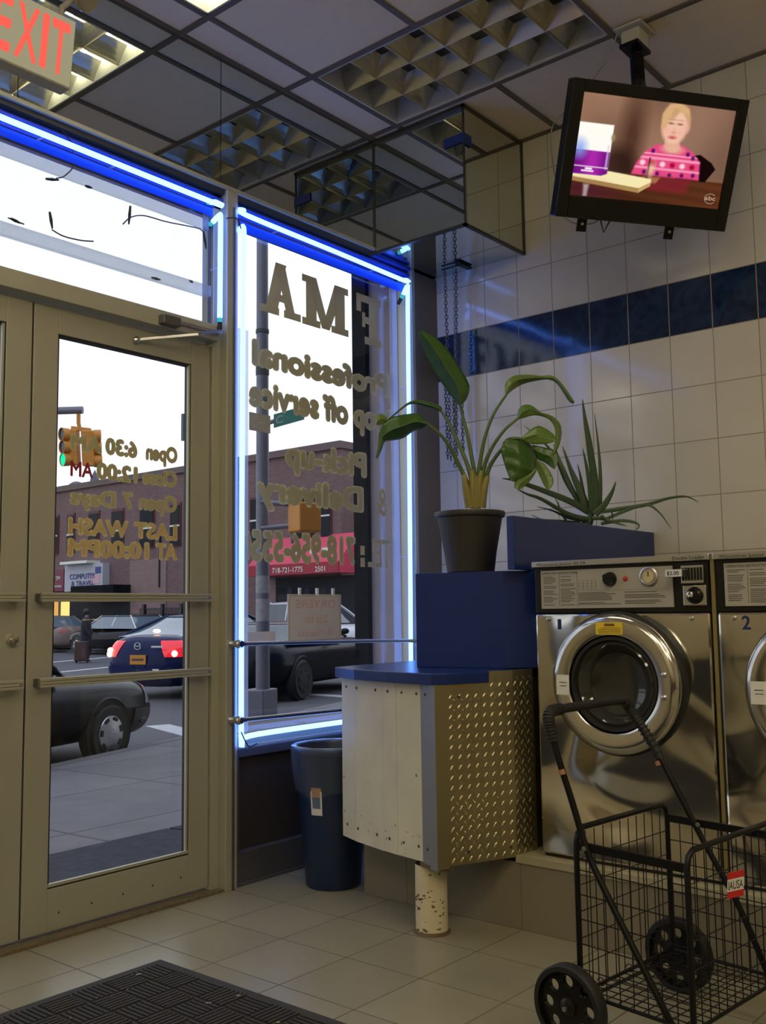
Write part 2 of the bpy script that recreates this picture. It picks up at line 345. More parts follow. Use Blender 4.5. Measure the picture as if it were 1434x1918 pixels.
def text_bm(body, start, ex, ey, width, cap, bold=.0, depth=.001, box=False):
    """flat lettering: starts at `start`, runs along ex, capitals `cap` tall along ey, fitted to `width`"""
    def mk(b):
        cu = bpy.data.curves.new('t', 'FONT'); cu.body = b; cu.size = 1; cu.resolution_u = 3
        ob = bpy.data.objects.new('t', cu); col.objects.link(ob); dg = bpy.context.evaluated_depsgraph_get()
        me = bpy.data.meshes.new_from_object(ob.evaluated_get(dg)); bpy.data.objects.remove(ob); return me
    h = mk('H'); ys = [v.co.y for v in h.vertices]; ch = max(ys)-min(ys); y0 = min(ys)
    me = mk(body); xs = [v.co.x for v in me.vertices]; x0, x1 = min(xs), max(xs)
    if box:
        yy = [v.co.y for v in me.vertices]; y0 = min(yy); ch = max(yy)-y0
    kx = width/(x1-x0); ky = cap/ch; ex = Vector(ex); ey = Vector(ey); n = ex.cross(ey)
    pl_ = [tuple(p.vertices) for p in me.polygons]; vs_ = [(v.co.x, v.co.y) for v in me.vertices]; bpy.data.meshes.remove(me)
    lsgn = 1 if n.dot(CAM-Vector(start)) > 0 else -1
    sh = [(0, 0)]
    if bold: sh = [(0, 0)]+[(bold*math.cos(q*PI/4), bold*math.sin(q*PI/4)) for q in range(8)]
    kx = width/(x1-x0+2*bold); ky = cap/(ch+(2*bold if not box else 2*bold)); V_, F_ = [], []
    for q, (dx, dy) in enumerate(sh):
        b0 = len(V_); lift = n*(.00005*q)*lsgn
        V_ += [tuple(Vector(start)+ex*((x-x0+bold+dx)*kx)+ey*((y-y0+bold+dy)*ky)+lift) for x, y in vs_]; F_ += [tuple(v+b0 for v in f) for f in pl_]
    m2 = bpy.data.meshes.new('t2'); m2.from_pydata(V_, [], F_); bm = bmesh.new(); bm.from_mesh(m2); bpy.data.meshes.remove(m2)
    bmesh.ops.recalc_face_normals(bm, faces=bm.faces)
    if depth and not bold:
        r = bmesh.ops.extrude_face_region(bm, geom=bm.faces[:]); vs = [g for g in r['geom'] if isinstance(g, bmesh.types.BMVert)]
        bmesh.ops.translate(bm, verts=vs, vec=n*depth)
    return bm
def text(name, parent, m, body, start, ex, ey, width, cap, bold=0., depth=.001, box=False, local=False):
    return obj(name, text_bm(body, start, ex, ey, width, cap, bold, depth, box), m, parent, local=local)

# ------------------------------------------------------------------ room shell
XR, YF, ZC = 4.115, 3.055, 3.42
XL, YB = -3.2, -4.6
struct(obj('floor', SB(XL, XR, YB, YF+.09, -.06, 0), M_floor))
struct(obj('wall_right', SB(XR, XR+.15, YB, 3.2, 0, ZC+.1), M_tile))
M_tile_l = tilemat('wall_tile_left', 1, 2, 0, .2, 0, .24, .0035, (.62, .58, .46), (.24, .2, .14), .2, .06, 4, .05, 6)
struct(obj('wall_left', SB(XL-.15, XL, YB, 3.2, 0, ZC+.1), M_tile_l))
struct(obj('baseboard_left', SB(XL, XL+.5, YB, 2.2, 0, .82), M_panel_dk))  # unseen dark block, added and sized to darken the washers' reflections
struct(obj('wall_back', SB(XL, XR, YB-.15, YB, 0, ZC+.1), M_wallp))
struct(obj('wall_front', SB(XL, .9, YF, 3.2, 0, ZC+.1), M_wallp))
struct(obj('wall_front_corner', SB(3.925, XR+.15, YF, 3.16, 0, 2.83), M_pillar))
struct(obj('wall_front_header', SB(.9, XR+.15, YF+.06, 3.2, 2.83, ZC+.1), M_wallp))
struct(obj('ceiling', SB(XL, XR, YB, 3.2, ZC+.22, ZC+.3), M_ceil))
# suspended ceiling boards and grid
LX = [2.98-.585*k for k in range(11)][::-1]+[3.565]; LX = [XL]+[x for x in LX if x > XL]+[XR]
LY = [2.87-.575*k for k in range(13)][::-1]; LY = [YB]+[y for y in LY if y > YB]+[YF]
TROF = {}
def is_tro(xa, yt): return (round(xa, 2), round(yt, 2)) in TROF
tro_list = [(1.81, 2.87, 'lit_louver'), (2.98, 2.87, 'dead'), (2.98, -.58, 'off2'), (1.81, -.58, 'panel'), (.055, -1.73, 'panel'), (-1.70, -.58, 'panel'), (-1.70, 1.72, 'panel'), (.055, .57, 'panel')]
cells = set()
for x, y, k in tro_list:
    for yy in (y, y-.575): cells.add((round(x, 1), round(yy, 1)))
cb = MB()
for i in range(len(LX)-1):
    for j in range(len(LY)-1):
        if (round(LX[i], 1), round(LY[j+1], 1)) in cells: continue
        cb.box(LX[i], LX[i+1], LY[j], LY[j+1], ZC+.006, ZC+.02)
struct(obj('ceiling_boards', cb, M_ceil))
gb = MB()
for x in LX[1:-1]: gb.box(x-.012, x+.012, YB, YF, ZC-.002, ZC+.012)
for x0 in (XL, XR-.022): gb.box(x0, x0+.022, YB, YF, ZC-.003, ZC+.012)
for y in LY[1:-1]: 
    for i in range(len(LX)-1):
        mid = False
        for tx, ty, k in tro_list:
            if abs(LX[i]-tx) < .03 and abs(y-(ty-.575)) < .03: mid = True
        if not mid: gb.box(LX[i]+.012, LX[i+1]-.012, y-.012, y+.012, ZC-.002, ZC+.012)
gb.box(XL, XR, YF-.022, YF-.004, ZC-.003, ZC+.012)
struct(obj('ceiling_grid', gb, M_grid))
def troffer(x, y, kind, label):
    x0, x1, y0, y1 = x+.014, x+.571, y-1.136, y-.014
    t = thing('ceiling_light', (x+.2925, y-.575, ZC), label, 'ceiling light')
    h = MB(); z1 = ZC+.13
    h.box(x0, x1, y0, y1, z1, z1+.01)
    for a in ((x0, x0+.008, y0, y1), (x1-.008, x1, y0, y1), (x0, x1, y0, y0+.008), (x0, x1, y1-.008, y1)): h.box(*a, ZC, z1)
    obj('housing', h, M_trof, t)
    if kind == 'panel':  # unseen lamps; diffuser dropped below the ceiling to throw light onto it
        obj('wraparound_diffuser', MB().prism([(x0+.05, y0+.02, ZC-.005), (x0+.10, y0+.02, ZC-.14), (x1-.10, y0+.02, ZC-.14), (x1-.05, y0+.02, ZC-.005)], (0, y1-y0-.04, 0)), M_diff_on, t); return t
    for k in range(3):
        xx = x0+(k+.5)*(x1-x0)/3
        b = MB(); b.tube([(xx, y0+.03, ZC+.1), (xx, y1-.03, ZC+.1)], .016, 10)
        obj('lamp_tube', b, M_tube_on if kind == 'lit_louver' and k < 3 else M_tube_off, t, smooth=True)
    lv = MB(); d = .072
    for k in range(1, 3):
        xx = x0+k*(x1-x0)/3; lv.hexa([(xx-.035, y0+.008, ZC+.004+d), (xx+.035, y0+.008, ZC+.004+d), (xx+.035, y1-.008, ZC+.004+d), (xx-.035, y1-.008, ZC+.004+d), (xx-.0015, y0+.008, ZC+.004), (xx+.0015, y0+.008, ZC+.004), (xx+.0015, y1-.008, ZC+.004), (xx-.0015, y1-.008, ZC+.004)])
    for k in range(1, 6):
        yy = y0+k*(y1-y0)/6
        for q in range(3):
            xa = x0+q*(x1-x0)/3+.006; xb = x0+(q+1)*(x1-x0)/3-.006
            P = []
            for zz, ww in ((0, .0015), (.012, .006), (.03, .018), (.05, .036), (d, .060)): P.append((zz, ww))
            for (za, wa), (zb, wb) in zip(P, P[1:]):
                lv.hexa([(xa, yy-wa, ZC+.004+za), (xb, yy-wa, ZC+.004+za), (xb, yy+wa, ZC+.004+za), (xa, yy+wa, ZC+.004+za), (xa, yy-wb, ZC+.004+zb), (xb, yy-wb, ZC+.004+zb), (xb, yy+wb, ZC+.004+zb), (xa, yy+wb, ZC+.004+zb)])
    obj('louver', lv, M_louver, t)
    return t
tlab = {'lit_louver': 'lit louvered ceiling light by the exit sign near the storefront', 'dead': 'switched off louvered ceiling light in front of the mirrored soffit',
        'off': 'switched off louvered ceiling light above the middle of the room'}
plab = ['lit ceiling panel above the washer row behind the camera', 'lit ceiling panel beside the washer row light', 'lit ceiling panel toward the back wall', 'lit ceiling panel by the left wall at the back', 'lit ceiling panel by the left wall near the front']
tlab['off2'] = 'switched off louvered ceiling light above the washer row behind the camera'; plab = plab[1:]+['lit ceiling panel straight above the middle of the room']; pi = 0
for x, y, k in tro_list:
    if k == 'panel': troffer(x, y, k, plab[pi]); pi += 1
    else: troffer(x, y, k, tlab[k])

# mirrors above the storefront and the mirrored soffit box
SX, SY, SZ = 3.605, 2.505, 2.84
mm = sthing('wall_front_mirror', (2.6, YF, 3.1))
for a, b in ((.9, 1.70), (1.70, 2.615), (2.615, SX)):
    obj('mirror_pane', SB(a+.002, b-.002, YF-.004, YF+.002, 2.868, ZC-.004), M_mirror, mm)
obj('mirror_backing', SB(.9, SX, YF+.002, YF+.06, 2.83, ZC+.05), M_mtrim, mm)
obj('mirror_channel', SB(.9, SX, YF-.010, YF+.004, 2.852, 2.868), M_alu, mm)
sf = sthing('wall_soffit_mirrored', (3.85, 2.8, SZ))
obj('soffit_core', SB(SX+.006, XR, SY+.006, YF+.06, SZ+.006, ZC), M_mtrim, sf)
obj('mirror_pane', SB(SX, SX+.005, SY+.004, YF-.006, SZ+.008, ZC-.012), M_mirror, sf)
obj('mirror_pane', SB(SX+.004, XR-.002, SY, SY+.005, SZ+.008, ZC-.012), M_mirror, sf)
obj('mirror_pane', SB(SX+.012, XR-.002, SY+.012, YF-.002, SZ, SZ+.005), M_mirror, sf)
tr = MB()
tr.box(SX-.005, SX+.012, SY-.005, YF, SZ-.004, SZ+.008); tr.box(SX-.005, XR, SY-.005, SY+.012, SZ-.004, SZ+.008)
tr.box(SX-.004, SX+.004, SY-.004, SY+.004, SZ, ZC); tr.box(XR-.012, XR, SY-.005, SY+.006, SZ, ZC)
tr.box(SX-.006, SX+.010, SY-.006, YF, ZC-.014, ZC-.002); tr.box(SX-.006, XR, SY-.006, SY+.010, ZC-.014, ZC-.002)
tr.box(SX-.004, SX+.002, YF-.010, YF-.004, SZ, ZC)
obj('edge_trim', tr, M_mtrim, sf)
tp = MB(); tp.box(SX-.0065, SX-.0045, SY, SY+.11, 3.235, 3.28); tp.box(SX-.0065, SX+.055, SY-.0065, SY-.0045, 3.225, 3.28)
tag(obj('painters_tape', tp, M_tape), 'strip of blue tape folded around the corner of the mirrored soffit', 'tape')

# ------------------------------------------------------------------ storefront: door frame, doors, transom, window
fr = sthing('trim_storefront', (2.65, YF, 0))
obj('jamb', SB(2.607, 2.645, YF+.03, 3.14, 0, 2.85), M_alu, fr, bevel=.002)
obj('mullion', SB(2.645, 2.705, YF-.012, 3.15, 0, 2.85), M_alu, fr, bevel=.003)
obj('mullion_fin', SB(2.676, 2.684, YF-.02, YF-.012, 0, 2.78), M_alu_dk, fr)
obj('door_header', SB(.95, 2.607, YF-.01, 3.14, 2.19, 2.256), M_alu, fr, bevel=.002)
obj('jamb', SB(.92, 1.0, YF, 3.14, 0, 2.85), M_alu, fr)
hd = MB(); hd.box(.95, 2.645, YF+.03, 3.15, 2.77, 2.852); hd.box(2.705, 3.925, YF+.03, 3.15, 2.77, 2.852)
hd.box(.95, 3.92, YF+.004, YF+.03, 2.832, 2.852); hd.box(.95, 3.92, YF+.012, YF+.03, 2.80, 2.812)
obj('head_channel', hd, M_head_b, fr, bevel=.001)
obj('sill_strip', SB(.95, 2.645, YF-.005, 3.14, 0, .010), mat('gritty_threshold', (.15, .12, .07), .8, 0, .5, 60, .6, 120), fr)
def door(name, x0, x1, label_side):
    d = sthing(name, ((x0+x1)/2, 3.12, 0)); ya, yb = 3.1, 3.14
    s = .096
    f = MB(); f.box(x0, x0+s, ya, yb, .02, 2.18); f.box(x1-s, x1, ya, yb, .02, 2.18); f.box(x0+s, x1-s, ya, yb, 2.085, 2.18); f.box(x0+s, x1-s, ya, yb, .02, .16)
    obj('leaf_frame', f, M_alu, d, bevel=.002)
    g = MB(); gx0, gx1 = x0+s, x1-s
    for a in ((gx0, gx0+.006, .16, 2.085), (gx1-.006, gx1, .16, 2.085), (gx0, gx1, .16, .166), (gx0, gx1, 2.079, 2.085)): g.box(a[0], a[1], ya+.004, yb-.004, a[2], a[3])
    obj('glazing_gasket', g, M_gasket, d)
    obj('glazing_bead', MB().box(gx0, gx1, ya-.001, ya+.012, .166, .176).box(gx1-.014, gx1-.006, ya+.001, ya+.012, .17, 2.08), M_alu, d)
    obj('pane', SB(gx0+.004, gx1-.004, 3.118, 3.123, .165, 2.08), M_glass, d)
    for z in (1.145, .856):
        b = MB(); bx0, bx1 = x0+.022, x1-.03
        for k in range(3): b.box(bx0, bx1, 3.048, 3.060, z-.0155+k*.0105, z-.0065+k*.0105)
        b.box(bx0, bx1, 3.054, 3.064, z-.0155, z+.0155)
        pb = obj('push_bar', b, M_alu, d, bevel=.001)
        k = MB(); k.box(bx0+.004, bx0+.034, 3.06, 3.101, z-.013, z+.013); k.box(bx1-.034, bx1-.004, 3.06, 3.101, z-.013, z+.013)
        obj('bracket', k, M_alu_dk, pb)
        o = obj('bolt', MB().lathe((bx1-.012, 3.048, z), (0, -1, 0), [(.005, 0), (.005, .002), (0, .003)], 10), M_steel, pb, smooth=True)
    sb = MB()
    for k in range(5): sb.lathe((x0+.14+k*.13, 3.1, .075+.002*k), (0, -1, 0), [(.004, 0), (.003, .002), (0, .003)], 8)
    obj('kick_screws', sb, M_screw, d)
    return d
d1 = door('door_1', 1.811, 2.604, 'right')
d2 = door('door_2', 1.012, 1.804, 'left')
k = MB(); k.lathe((1.755, 3.1, 1.002), (0, -1, 0), [(.021, 0), (.021, .006), (.019, .012), (.013, .013), (.012, .02), (0, .021)], 20)
obj('lock_cylinder', k, M_chrome, d2, smooth=True)
obj('astragal', SB(1.8045, 1.8105, 3.106, 3.13, .02, 2.18), M_gasket, d1)
# lettering on the door glass, put on from outside so it reads backwards from here
GX, GZ = Vector((-1, 0, 0)), Vector((0, 0, 1)); YG = 3.1155
def wtxt(parent, body, xs, xe, z0, z1, m, bold=.035, box=False, y=YG, name='lettering'):
    return text(name, parent, m, body, (xs, y, z0), GX, GZ, xs-xe, z1-z0, bold, .0008, box)
wtxt(d1, 'Open', 2.453, 2.300, 1.674, 1.740, M_letter, .068)
wtxt(d1, '6:30', 2.262, 2.118, 1.674, 1.740, M_letter, .068)
wtxt(d1, 'AM', 2.106, 1.972, 1.674, 1.738, M_letter, .068)
wtxt(d1, 'Close', 2.453, 2.285, 1.578, 1.643, M_letter, .068)
wtxt(d1, '12:00', 2.265, 2.082, 1.578, 1.643, M_letter, .068)
wtxt(d1, 'AM', 2.068, 1.974, 1.580, 1.636, M_letter_red, .03)
wtxt(d1, 'Open', 2.453, 2.270, 1.478, 1.545, M_letter, .068)
wtxt(d1, '7', 2.245, 2.195, 1.478, 1.543, M_letter, .068)
wtxt(d1, 'Days', 2.170, 1.972, 1.476, 1.540, M_letter, .068)
wtxt(d1, 'LAST', 2.455, 2.250, 1.368, 1.433, M_letter2, .065)
wtxt(d1, 'WASH', 2.226, 1.968, 1.368, 1.433, M_letter2, .065)
wtxt(d1, 'AT', 2.455, 2.350, 1.290, 1.357, M_letter2, .065)
wtxt(d1, '10:00PM', 2.322, 1.968, 1.290, 1.357, M_letter2, .065)
# door closer
cl = MB(); cl.box(2.30, 2.385, YF-.045, YF-.008, 2.195, 2.232)
dc = thing('door_closer', (2.4, YF, 2.2), 'grey door closer with folding arm on the header above the glass door', 'door closer')
obj('closer_body', cl, M_alu_dk, dc, bevel=.004)
arm = MB(); arm.bar((2.235, 3.09, 2.128), (2.45, 2.99, 2.175), .016, .010); arm.bar((2.45, 2.985, 2.18), (2.60, 3.03, 2.228), .018, .012)
arm.lathe((2.235, 3.098, 2.128), (0, -1, 0), [(.015, 0), (.015, .012), (.008, .02), (0, .02)], 12); arm.box(2.37, 2.60, 3.03, 3.055, 2.215, 2.228)
obj('closer_arm', arm, M_steel, dc, bevel=.001)

# transom over the doors
t1 = sthing('window_2', (1.8, 3.1, 2.5))
obj('pane', SB(1.0, 2.607, 3.118, 3.123, 2.256, 2.77), M_glass, t1)
fm = MB(); fm.box(1.0, 2.607, 3.10, 3.135, 2.256, 2.272); fm.box(2.590, 2.607, 3.10, 3.135, 2.27, 2.77)
obj('window_frame', fm, M_alu_dk, t1)
# clear sign panel hung inside the transom with its loose cords
sg = thing('unlit_sign_panel', (1.8, 3.07, 2.5), 'frosted clear acrylic sign panel with loose black cords hanging in the transom', 'sign')
obj('acrylic_sheet', SB(1.05, 2.575, 3.082, 3.086, 2.375, 2.70), glassmat('sign_sheet', (1, 1, 1), .03), sg)
obj('top_edge', SB(1.05, 2.575, 3.076, 3.09, 2.66, 2.715), M_acryl2, sg)
obj('bottom_edge', SB(1.05, 2.575, 3.06, 3.088, 2.375, 2.418), M_acryl2, sg)
def tp_(x, y, yy=3.065): return at(x, y, 1, yy)
def cord(parent, pts, r=.0025, yy=3.065, m=M_dkcable, name='cord'):
    P = smoothpts([tp_(x, y, yy) for x, y in pts], 5)
    return obj(name, MB().tube(P, r, 6), m, parent, smooth=True)
cord(sg, [(105, 232), (128, 258), (138, 285), (137, 312), (120, 330), (105, 334)])
cord(sg, [(97, 430), (118, 442), (150, 450), (175, 452)]); cord(sg, [(230, 420), (245, 407), (270, 404), (310, 415), (345, 422), (372, 428), (380, 434)]); cord(sg, [(15, 408), (45, 420)])
def plug(parent, a, b, r=.006): return obj('sleeve', MB().tube([tp_(*a), tp_((a[0]+b[0])/2, (a[1]+b[1])/2), tp_(*b)], [r*.7, r, r*.5], 8), M_sleeve, parent, smooth=True)
for a, b in (((86, 335), (110, 337)), ((93, 397), (98, 428)), ((244, 386), (241, 420)), ((381, 434), (386, 466)), ((160, 348), (172, 352)), ((20, 409), (38, 418)), ((284, 520), (300, 524)), ((355, 526), (361, 529))): plug(sg, a, b)

# display window
w1 = sthing('window_1', (3.3, 3.1, 1.7))
obj('pane', SB(2.72, 3.90, 3.118, 3.123, .58, 2.78), M_glass, w1)
wf = MB(); wf.box(2.705, 2.722, YF+.04, 3.14, .545, 2.79); wf.box(3.90, 3.925, YF, 3.15, .545, 2.84); wf.box(2.705, 3.925, YF+.035, 3.15, .545, .582)
wf.box(2.705, 3.925, YF+.02, YF+.05, .535, .548)
obj('window_frame', wf, M_alu, w1, bevel=.002)
obj('frame_strip', MB().box(3.872, 3.90, YF+.02, YF+.06, .58, 2.78), M_alu, w1)
lp = MB(); lp.box(2.705, 3.925, YF+.045, YF+.09, .13, .5)
obj('lower_panel', lp, M_panel_dk, w1)
lr = MB(); lr.box(2.705, 3.925, YF+.01, YF+.09, 0, .13); lr.box(2.705, 3.925, YF+.02, YF+.09, .5, .535); lr.box(2.705, 2.735, YF+.01, YF+.09, .13, .5); lr.box(2.705, 3.925, YF+.0, YF+.03, .0, .012)
obj('lower_frame', lr, M_alu_dk, w1, bevel=.002)
for z in (.956, .656):
    b = MB().tube([(2.70, 2.998, z+.004), (3.45, 2.998, z-.008), (3.93, 2.998, z-.022)], .0085, 12)
    rl = obj('guard_rail', b, M_steel, w1, smooth=True)
    e = MB().lathe((2.672, YF-.012, z+.004), (0, -1, 0), [(.018, 0), (.018, .01), (.012, .018), (.012, .03), (.017, .04), (.018, .055), (.012, .065), (0, .066)], 16)
    e.tube([(2.672, 2.998, z+.004), (2.705, 2.998, z+.004)], .011, 10)
    obj('rail_end', e, M_chrome, rl, smooth=True)
# FMA in slab letters
def letter_polys(ch):
    B = lambda a, b, c, d: [(a, c), (b, c), (b, d), (a, d)]
    if ch == 'F': return [B(.14, .42, .0, 1), B(0, .58, 0, .15), B(0, .85, .85, 1), B(.70, .85, .64, 1), B(.42, .66, .42, .56), B(.56, .66, .34, .64)]
    if ch == 'M': return [B(.08, .30, 0, 1), B(.70, .92, 0, 1), B(0, .38, 0, .14), B(.62, 1, 0, .14), B(0, .22, .86, 1), B(.78, 1, .86, 1), [(.08, 1), (.30, 1), (.58, .02), (.42, .02)], [(.70, 1), (.92, 1), (.58, .02), (.42, .02)]]
    if ch == 'A': return [[(.12, 0), (.34, 0), (.58, .86), (.62, 1), (.40, 1)], [(.88, 0), (.60, 0), (.36, 1), (.62, 1)], B(0, .42, 0, .14), B(.54, 1, 0, .14), B(.26, .74, .27, .41)]
def slab(ch, xs, xe, z0, z1):
    b = MB()
    for k, p in enumerate(letter_polys(ch)): b.prism([(xs-u*(xs-xe), YG+k*.0001, z0+v*(z1-z0)) for u, v in p], (0, -.0008, 0))
    obj('lettering', b, M_letter, w1)
slab('F', 3.722, 3.505, 2.395, 2.64); slab('M', 3.476, 3.160, 2.402, 2.638); slab('A', 3.150, 2.896, 2.404, 2.646)
wtxt(w1, 'Professional', 3.775, 2.848, 2.148, 2.27, M_letter, .065)
wtxt(w1, 'Drop off service', 3.84, 2.831, 1.966, 2.095, M_letter, .065)
wtxt(w1, 'Pick-up', 3.60, 3.045, 1.725, 1.85, M_letter, .065)
wtxt(w1, '&', 3.756, 3.662, 1.55, 1.688, M_letter, .02)
wtxt(w1, 'Delivery', 3.575, 2.873, 1.555, 1.682, M_letter, .068)
wtxt(w1, 'TEL', 3.775, 3.60, 1.296, 1.434, M_letter, .02)
for z_ in (1.295, 1.352): obj('colon_dot', SB(3.546, 3.577, YG-.0008, YG, z_, z_+.044), M_letter, w1)
wtxt(w1, '718-956-5550', 3.512, 2.775, 1.298, 1.438, M_letter, .065)
# papers taped to the glass
ps = thing('price_sign', (3.2, 3.09, 1.06), 'square white dryers price sign taped to the display window, seen from behind', 'sign')
obj('paper', SB(3.033, 3.374, 3.086, 3.09, .953, 1.162), M_paper, ps)
ed = MB()
for a in ((3.04, 3.366, .958, .961), (3.04, 3.366, 1.154, 1.157), (3.04, 3.043, .958, 1.157), (3.363, 3.366, .958, 1.157)): ed.box(a[0], a[1], 3.0855, 3.086, a[2], a[3])
obj('border_line', ed, M_tan_paper, ps)
for x in (3.10, 3.21, 3.315): obj('tape_tab', SB(x, x+.014, 3.084, 3.092, 1.155, 1.19), M_white, ps)
for body, z0, z1, a, b_ in (('DRYERS', 1.10, 1.138, 3.33, 3.08), ('25\u00a2 for', 1.035, 1.07, 3.28, 3.13), ('10', .978, 1.005, 3.32, 3.285), ('Minutes', .978, 1.005, 3.26, 3.09)): wtxt(ps, body, a, b_, z0, z1, M_redink, .0, False, 3.0855)
tag(obj('paper_note', SB(2.818, 2.975, 3.104, 3.107, .945, 1.003), M_paper), 'blank pale paper strip on the glass above the guard rail', 'paper')
nt_ = thing('tan_note', (2.89, 3.11, 1.9), 'small tan paper note stuck to the window under the word service', 'paper')
obj('paper', SB(2.831, 2.953, 3.110, 3.113, 1.862, 1.94), M_tan_paper, nt_)
obj('border_line', MB().box(2.845, 2.94, 3.109, 3.11, 1.875, 1.878).box(2.845, 2.94, 3.109, 3.11, 1.925, 1.928).box(2.87, 2.92, 3.109, 3.11, 1.895, 1.905), M_letter, nt_)

# neon border tubes
def neon(label, pts, ends=(True, True), joints=(), guard=None):
    a = Vector(pts[0]); n = thing('neon_tube', a, label, 'neon light', 'blue neon tubes around the storefront glass')
    obj('glass_tube', MB().tube(smoothpts(pts, 4) if len(pts) > 2 else pts, .0105, 12), M_neon, n, smooth=True)
    P = [Vector(p) for p in pts]
    for e, i, j in ((ends[0], 0, 1), (ends[1], -1, -2)):
        if not e: continue
        d = (P[i]-P[j]).normalized(); q = P[i]
        s_ = MB().tube([q+d*.002, q+d*.022], .0095, 10); obj('electrode', s_, M_neon_end, n, smooth=True)
        s2 = MB().tube([q+d*.02, q+d*.055], .010, 10); obj('end_cap', s2, M_sleeve, n, smooth=True)
    for q in joints:
        obj('standoff', MB().tube([Vector(q)+Vector((0, .0, 0)), Vector(q)+Vector((0, .06, 0))], .004, 8), M_acryl, n, smooth=True)
    return n
YN = 3.032
neon('blue neon tube along the top of the transom over the doors', [(1.05, YN, 2.77), (1.8, YN, 2.765), (2.55, YN, 2.762), (2.572, YN, 2.768), (2.572, YN+.03, 2.775)], (True, True), [(1.8, YN, 2.765), (2.1, YN, 2.765)])
neon('short blue neon tube down the right side of the transom', [(2.592, YN+.04, 2.70), (2.592, YN, 2.716), (2.599, YN, 2.71), (2.599, YN, 2.60), (2.597, YN, 2.285)], (True, True), [(2.598, YN, 2.5)])
neon('blue neon tube along the top of the display window', [(2.725, YN+.03, 2.79), (2.727, YN, 2.78), (2.745, YN, 2.764), (3.3, YN, 2.758), (3.80, YN, 2.75), (3.83, YN, 2.757), (3.828, YN+.03, 2.765)], (True, True), [(2.95, YN, 2.762), (3.6, YN, 2.754)])
neon('tall blue neon tube down the left side of the display window', [(2.708, YN+.03, 2.67), (2.712, YN, 2.70), (2.728, YN, 2.69), (2.725, YN, 2.5), (2.718, YN, 1.5), (2.716, YN, .62), (2.722, YN, .585)], (True, False), [(2.72, YN, 1.62), (2.72, YN, 1.1), (2.72, YN, .75)])
neon('tall blue neon tube down the right side of the display window', [(3.838, YN+.03, 2.69), (3.838, YN, 2.725), (3.836, YN, 2.6), (3.825, YN, 1.5), (3.812, YN, .62)], (True, True), [(3.83, YN, 2.2), (3.825, YN, 1.35)])
neon('blue neon tube along the bottom of the display window', [(2.735, YN, .585), (2.90, YN, .592), (3.78, YN, .592)], (False, True), [(2.86, YN, .592), (3.2, YN, .592)])
for lab, a in (('clear acrylic guard strip behind the left neon tube', (2.722, 2.792, .60, 2.28)), ('clear acrylic guard strip behind the right neon tube', (3.745, 3.80, .60, 2.74)), ):
    tag(obj('acrylic_guard', SB(a[0], a[1], 3.075, 3.079, a[2], a[3]), M_acryl), lab, 'guard strip')
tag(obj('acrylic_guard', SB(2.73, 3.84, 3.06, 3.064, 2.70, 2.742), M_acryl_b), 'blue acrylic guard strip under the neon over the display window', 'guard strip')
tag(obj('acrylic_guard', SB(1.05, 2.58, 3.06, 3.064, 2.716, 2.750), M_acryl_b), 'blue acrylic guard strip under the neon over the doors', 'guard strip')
tag(obj('neon_lead', MB().tube(smoothpts([(2.62, 3.02, 2.71), (2.66, 3.0, 2.715), (2.70, 3.02, 2.69)], 6), .003, 6), M_dkcable, smooth=True), 'dark wire linking the neon tubes across the mullion top', 'wire')
tag(obj('neon_lead', MB().tube(smoothpts([(2.705, 3.02, .61), (2.712, 3.0, .57), (2.74, 3.01, .55), (2.79, 3.02, .555)], 6), .003, 6), M_dkcable, smooth=True), 'dark wire at the bottom left corner of the display window neon', 'wire')

M_chain = mat('dull_chain_steel', (.12, .12, .12), .4, .7)
# chains hanging from the soffit
def chain(name, label, x, y, z0, z1, lean=0.):
    b = MB(); L = .026; n = int((z1-z0)/(L*.72))
    for k in range(n):
        z = z1-k*L*.72-L/2; a = (k % 2)*PI/2+.4; d = Vector((math.cos(a), math.sin(a), 0)); c = Vector((x+lean*k/n+random.uniform(-.0015, .0015), y, z))
        b.tube([c+d*.0075*math.cos(t*PI/4)+Vector((0, 0, 1))*L/2*math.sin(t*PI/4) for t in range(9)], .0026, 5, False)
    return tag(obj(name, b, M_chain, smooth=True), label, 'chain', 'steel chains hanging by the window corner')
chain('steel_chain', 'steel chain hanging from the soffit, nearest the window corner', 4.0, 2.915, 1.83, 2.835, .02)
chain('steel_chain', 'steel chain hanging from the soffit, second from the window', 4.035, 2.87, 1.84, 2.835, -.03)
chain('steel_chain', 'gathered steel chain length beside the wall tiles', 4.05, 2.86, 1.87, 2.30, 0)
chain('steel_chain', 'short steel chain loop below the gathered chains', 4.02, 2.89, 1.80, 2.33, 0)
chain('steel_chain', 'thin loose chain end nearest the speckled pillar', 4.06, 2.97, 1.86, 2.33, .01)
hk = MB(); hk.box(3.97, 4.08, 2.80, 2.83, SZ-.012, SZ-.004); hk.box(3.99, 4.0, 2.81, 2.93, SZ-.014, SZ-.006)
tag(obj('hanger_plate', hk, M_blackm), 'small black metal plate under the soffit where the chains hang', 'bracket')

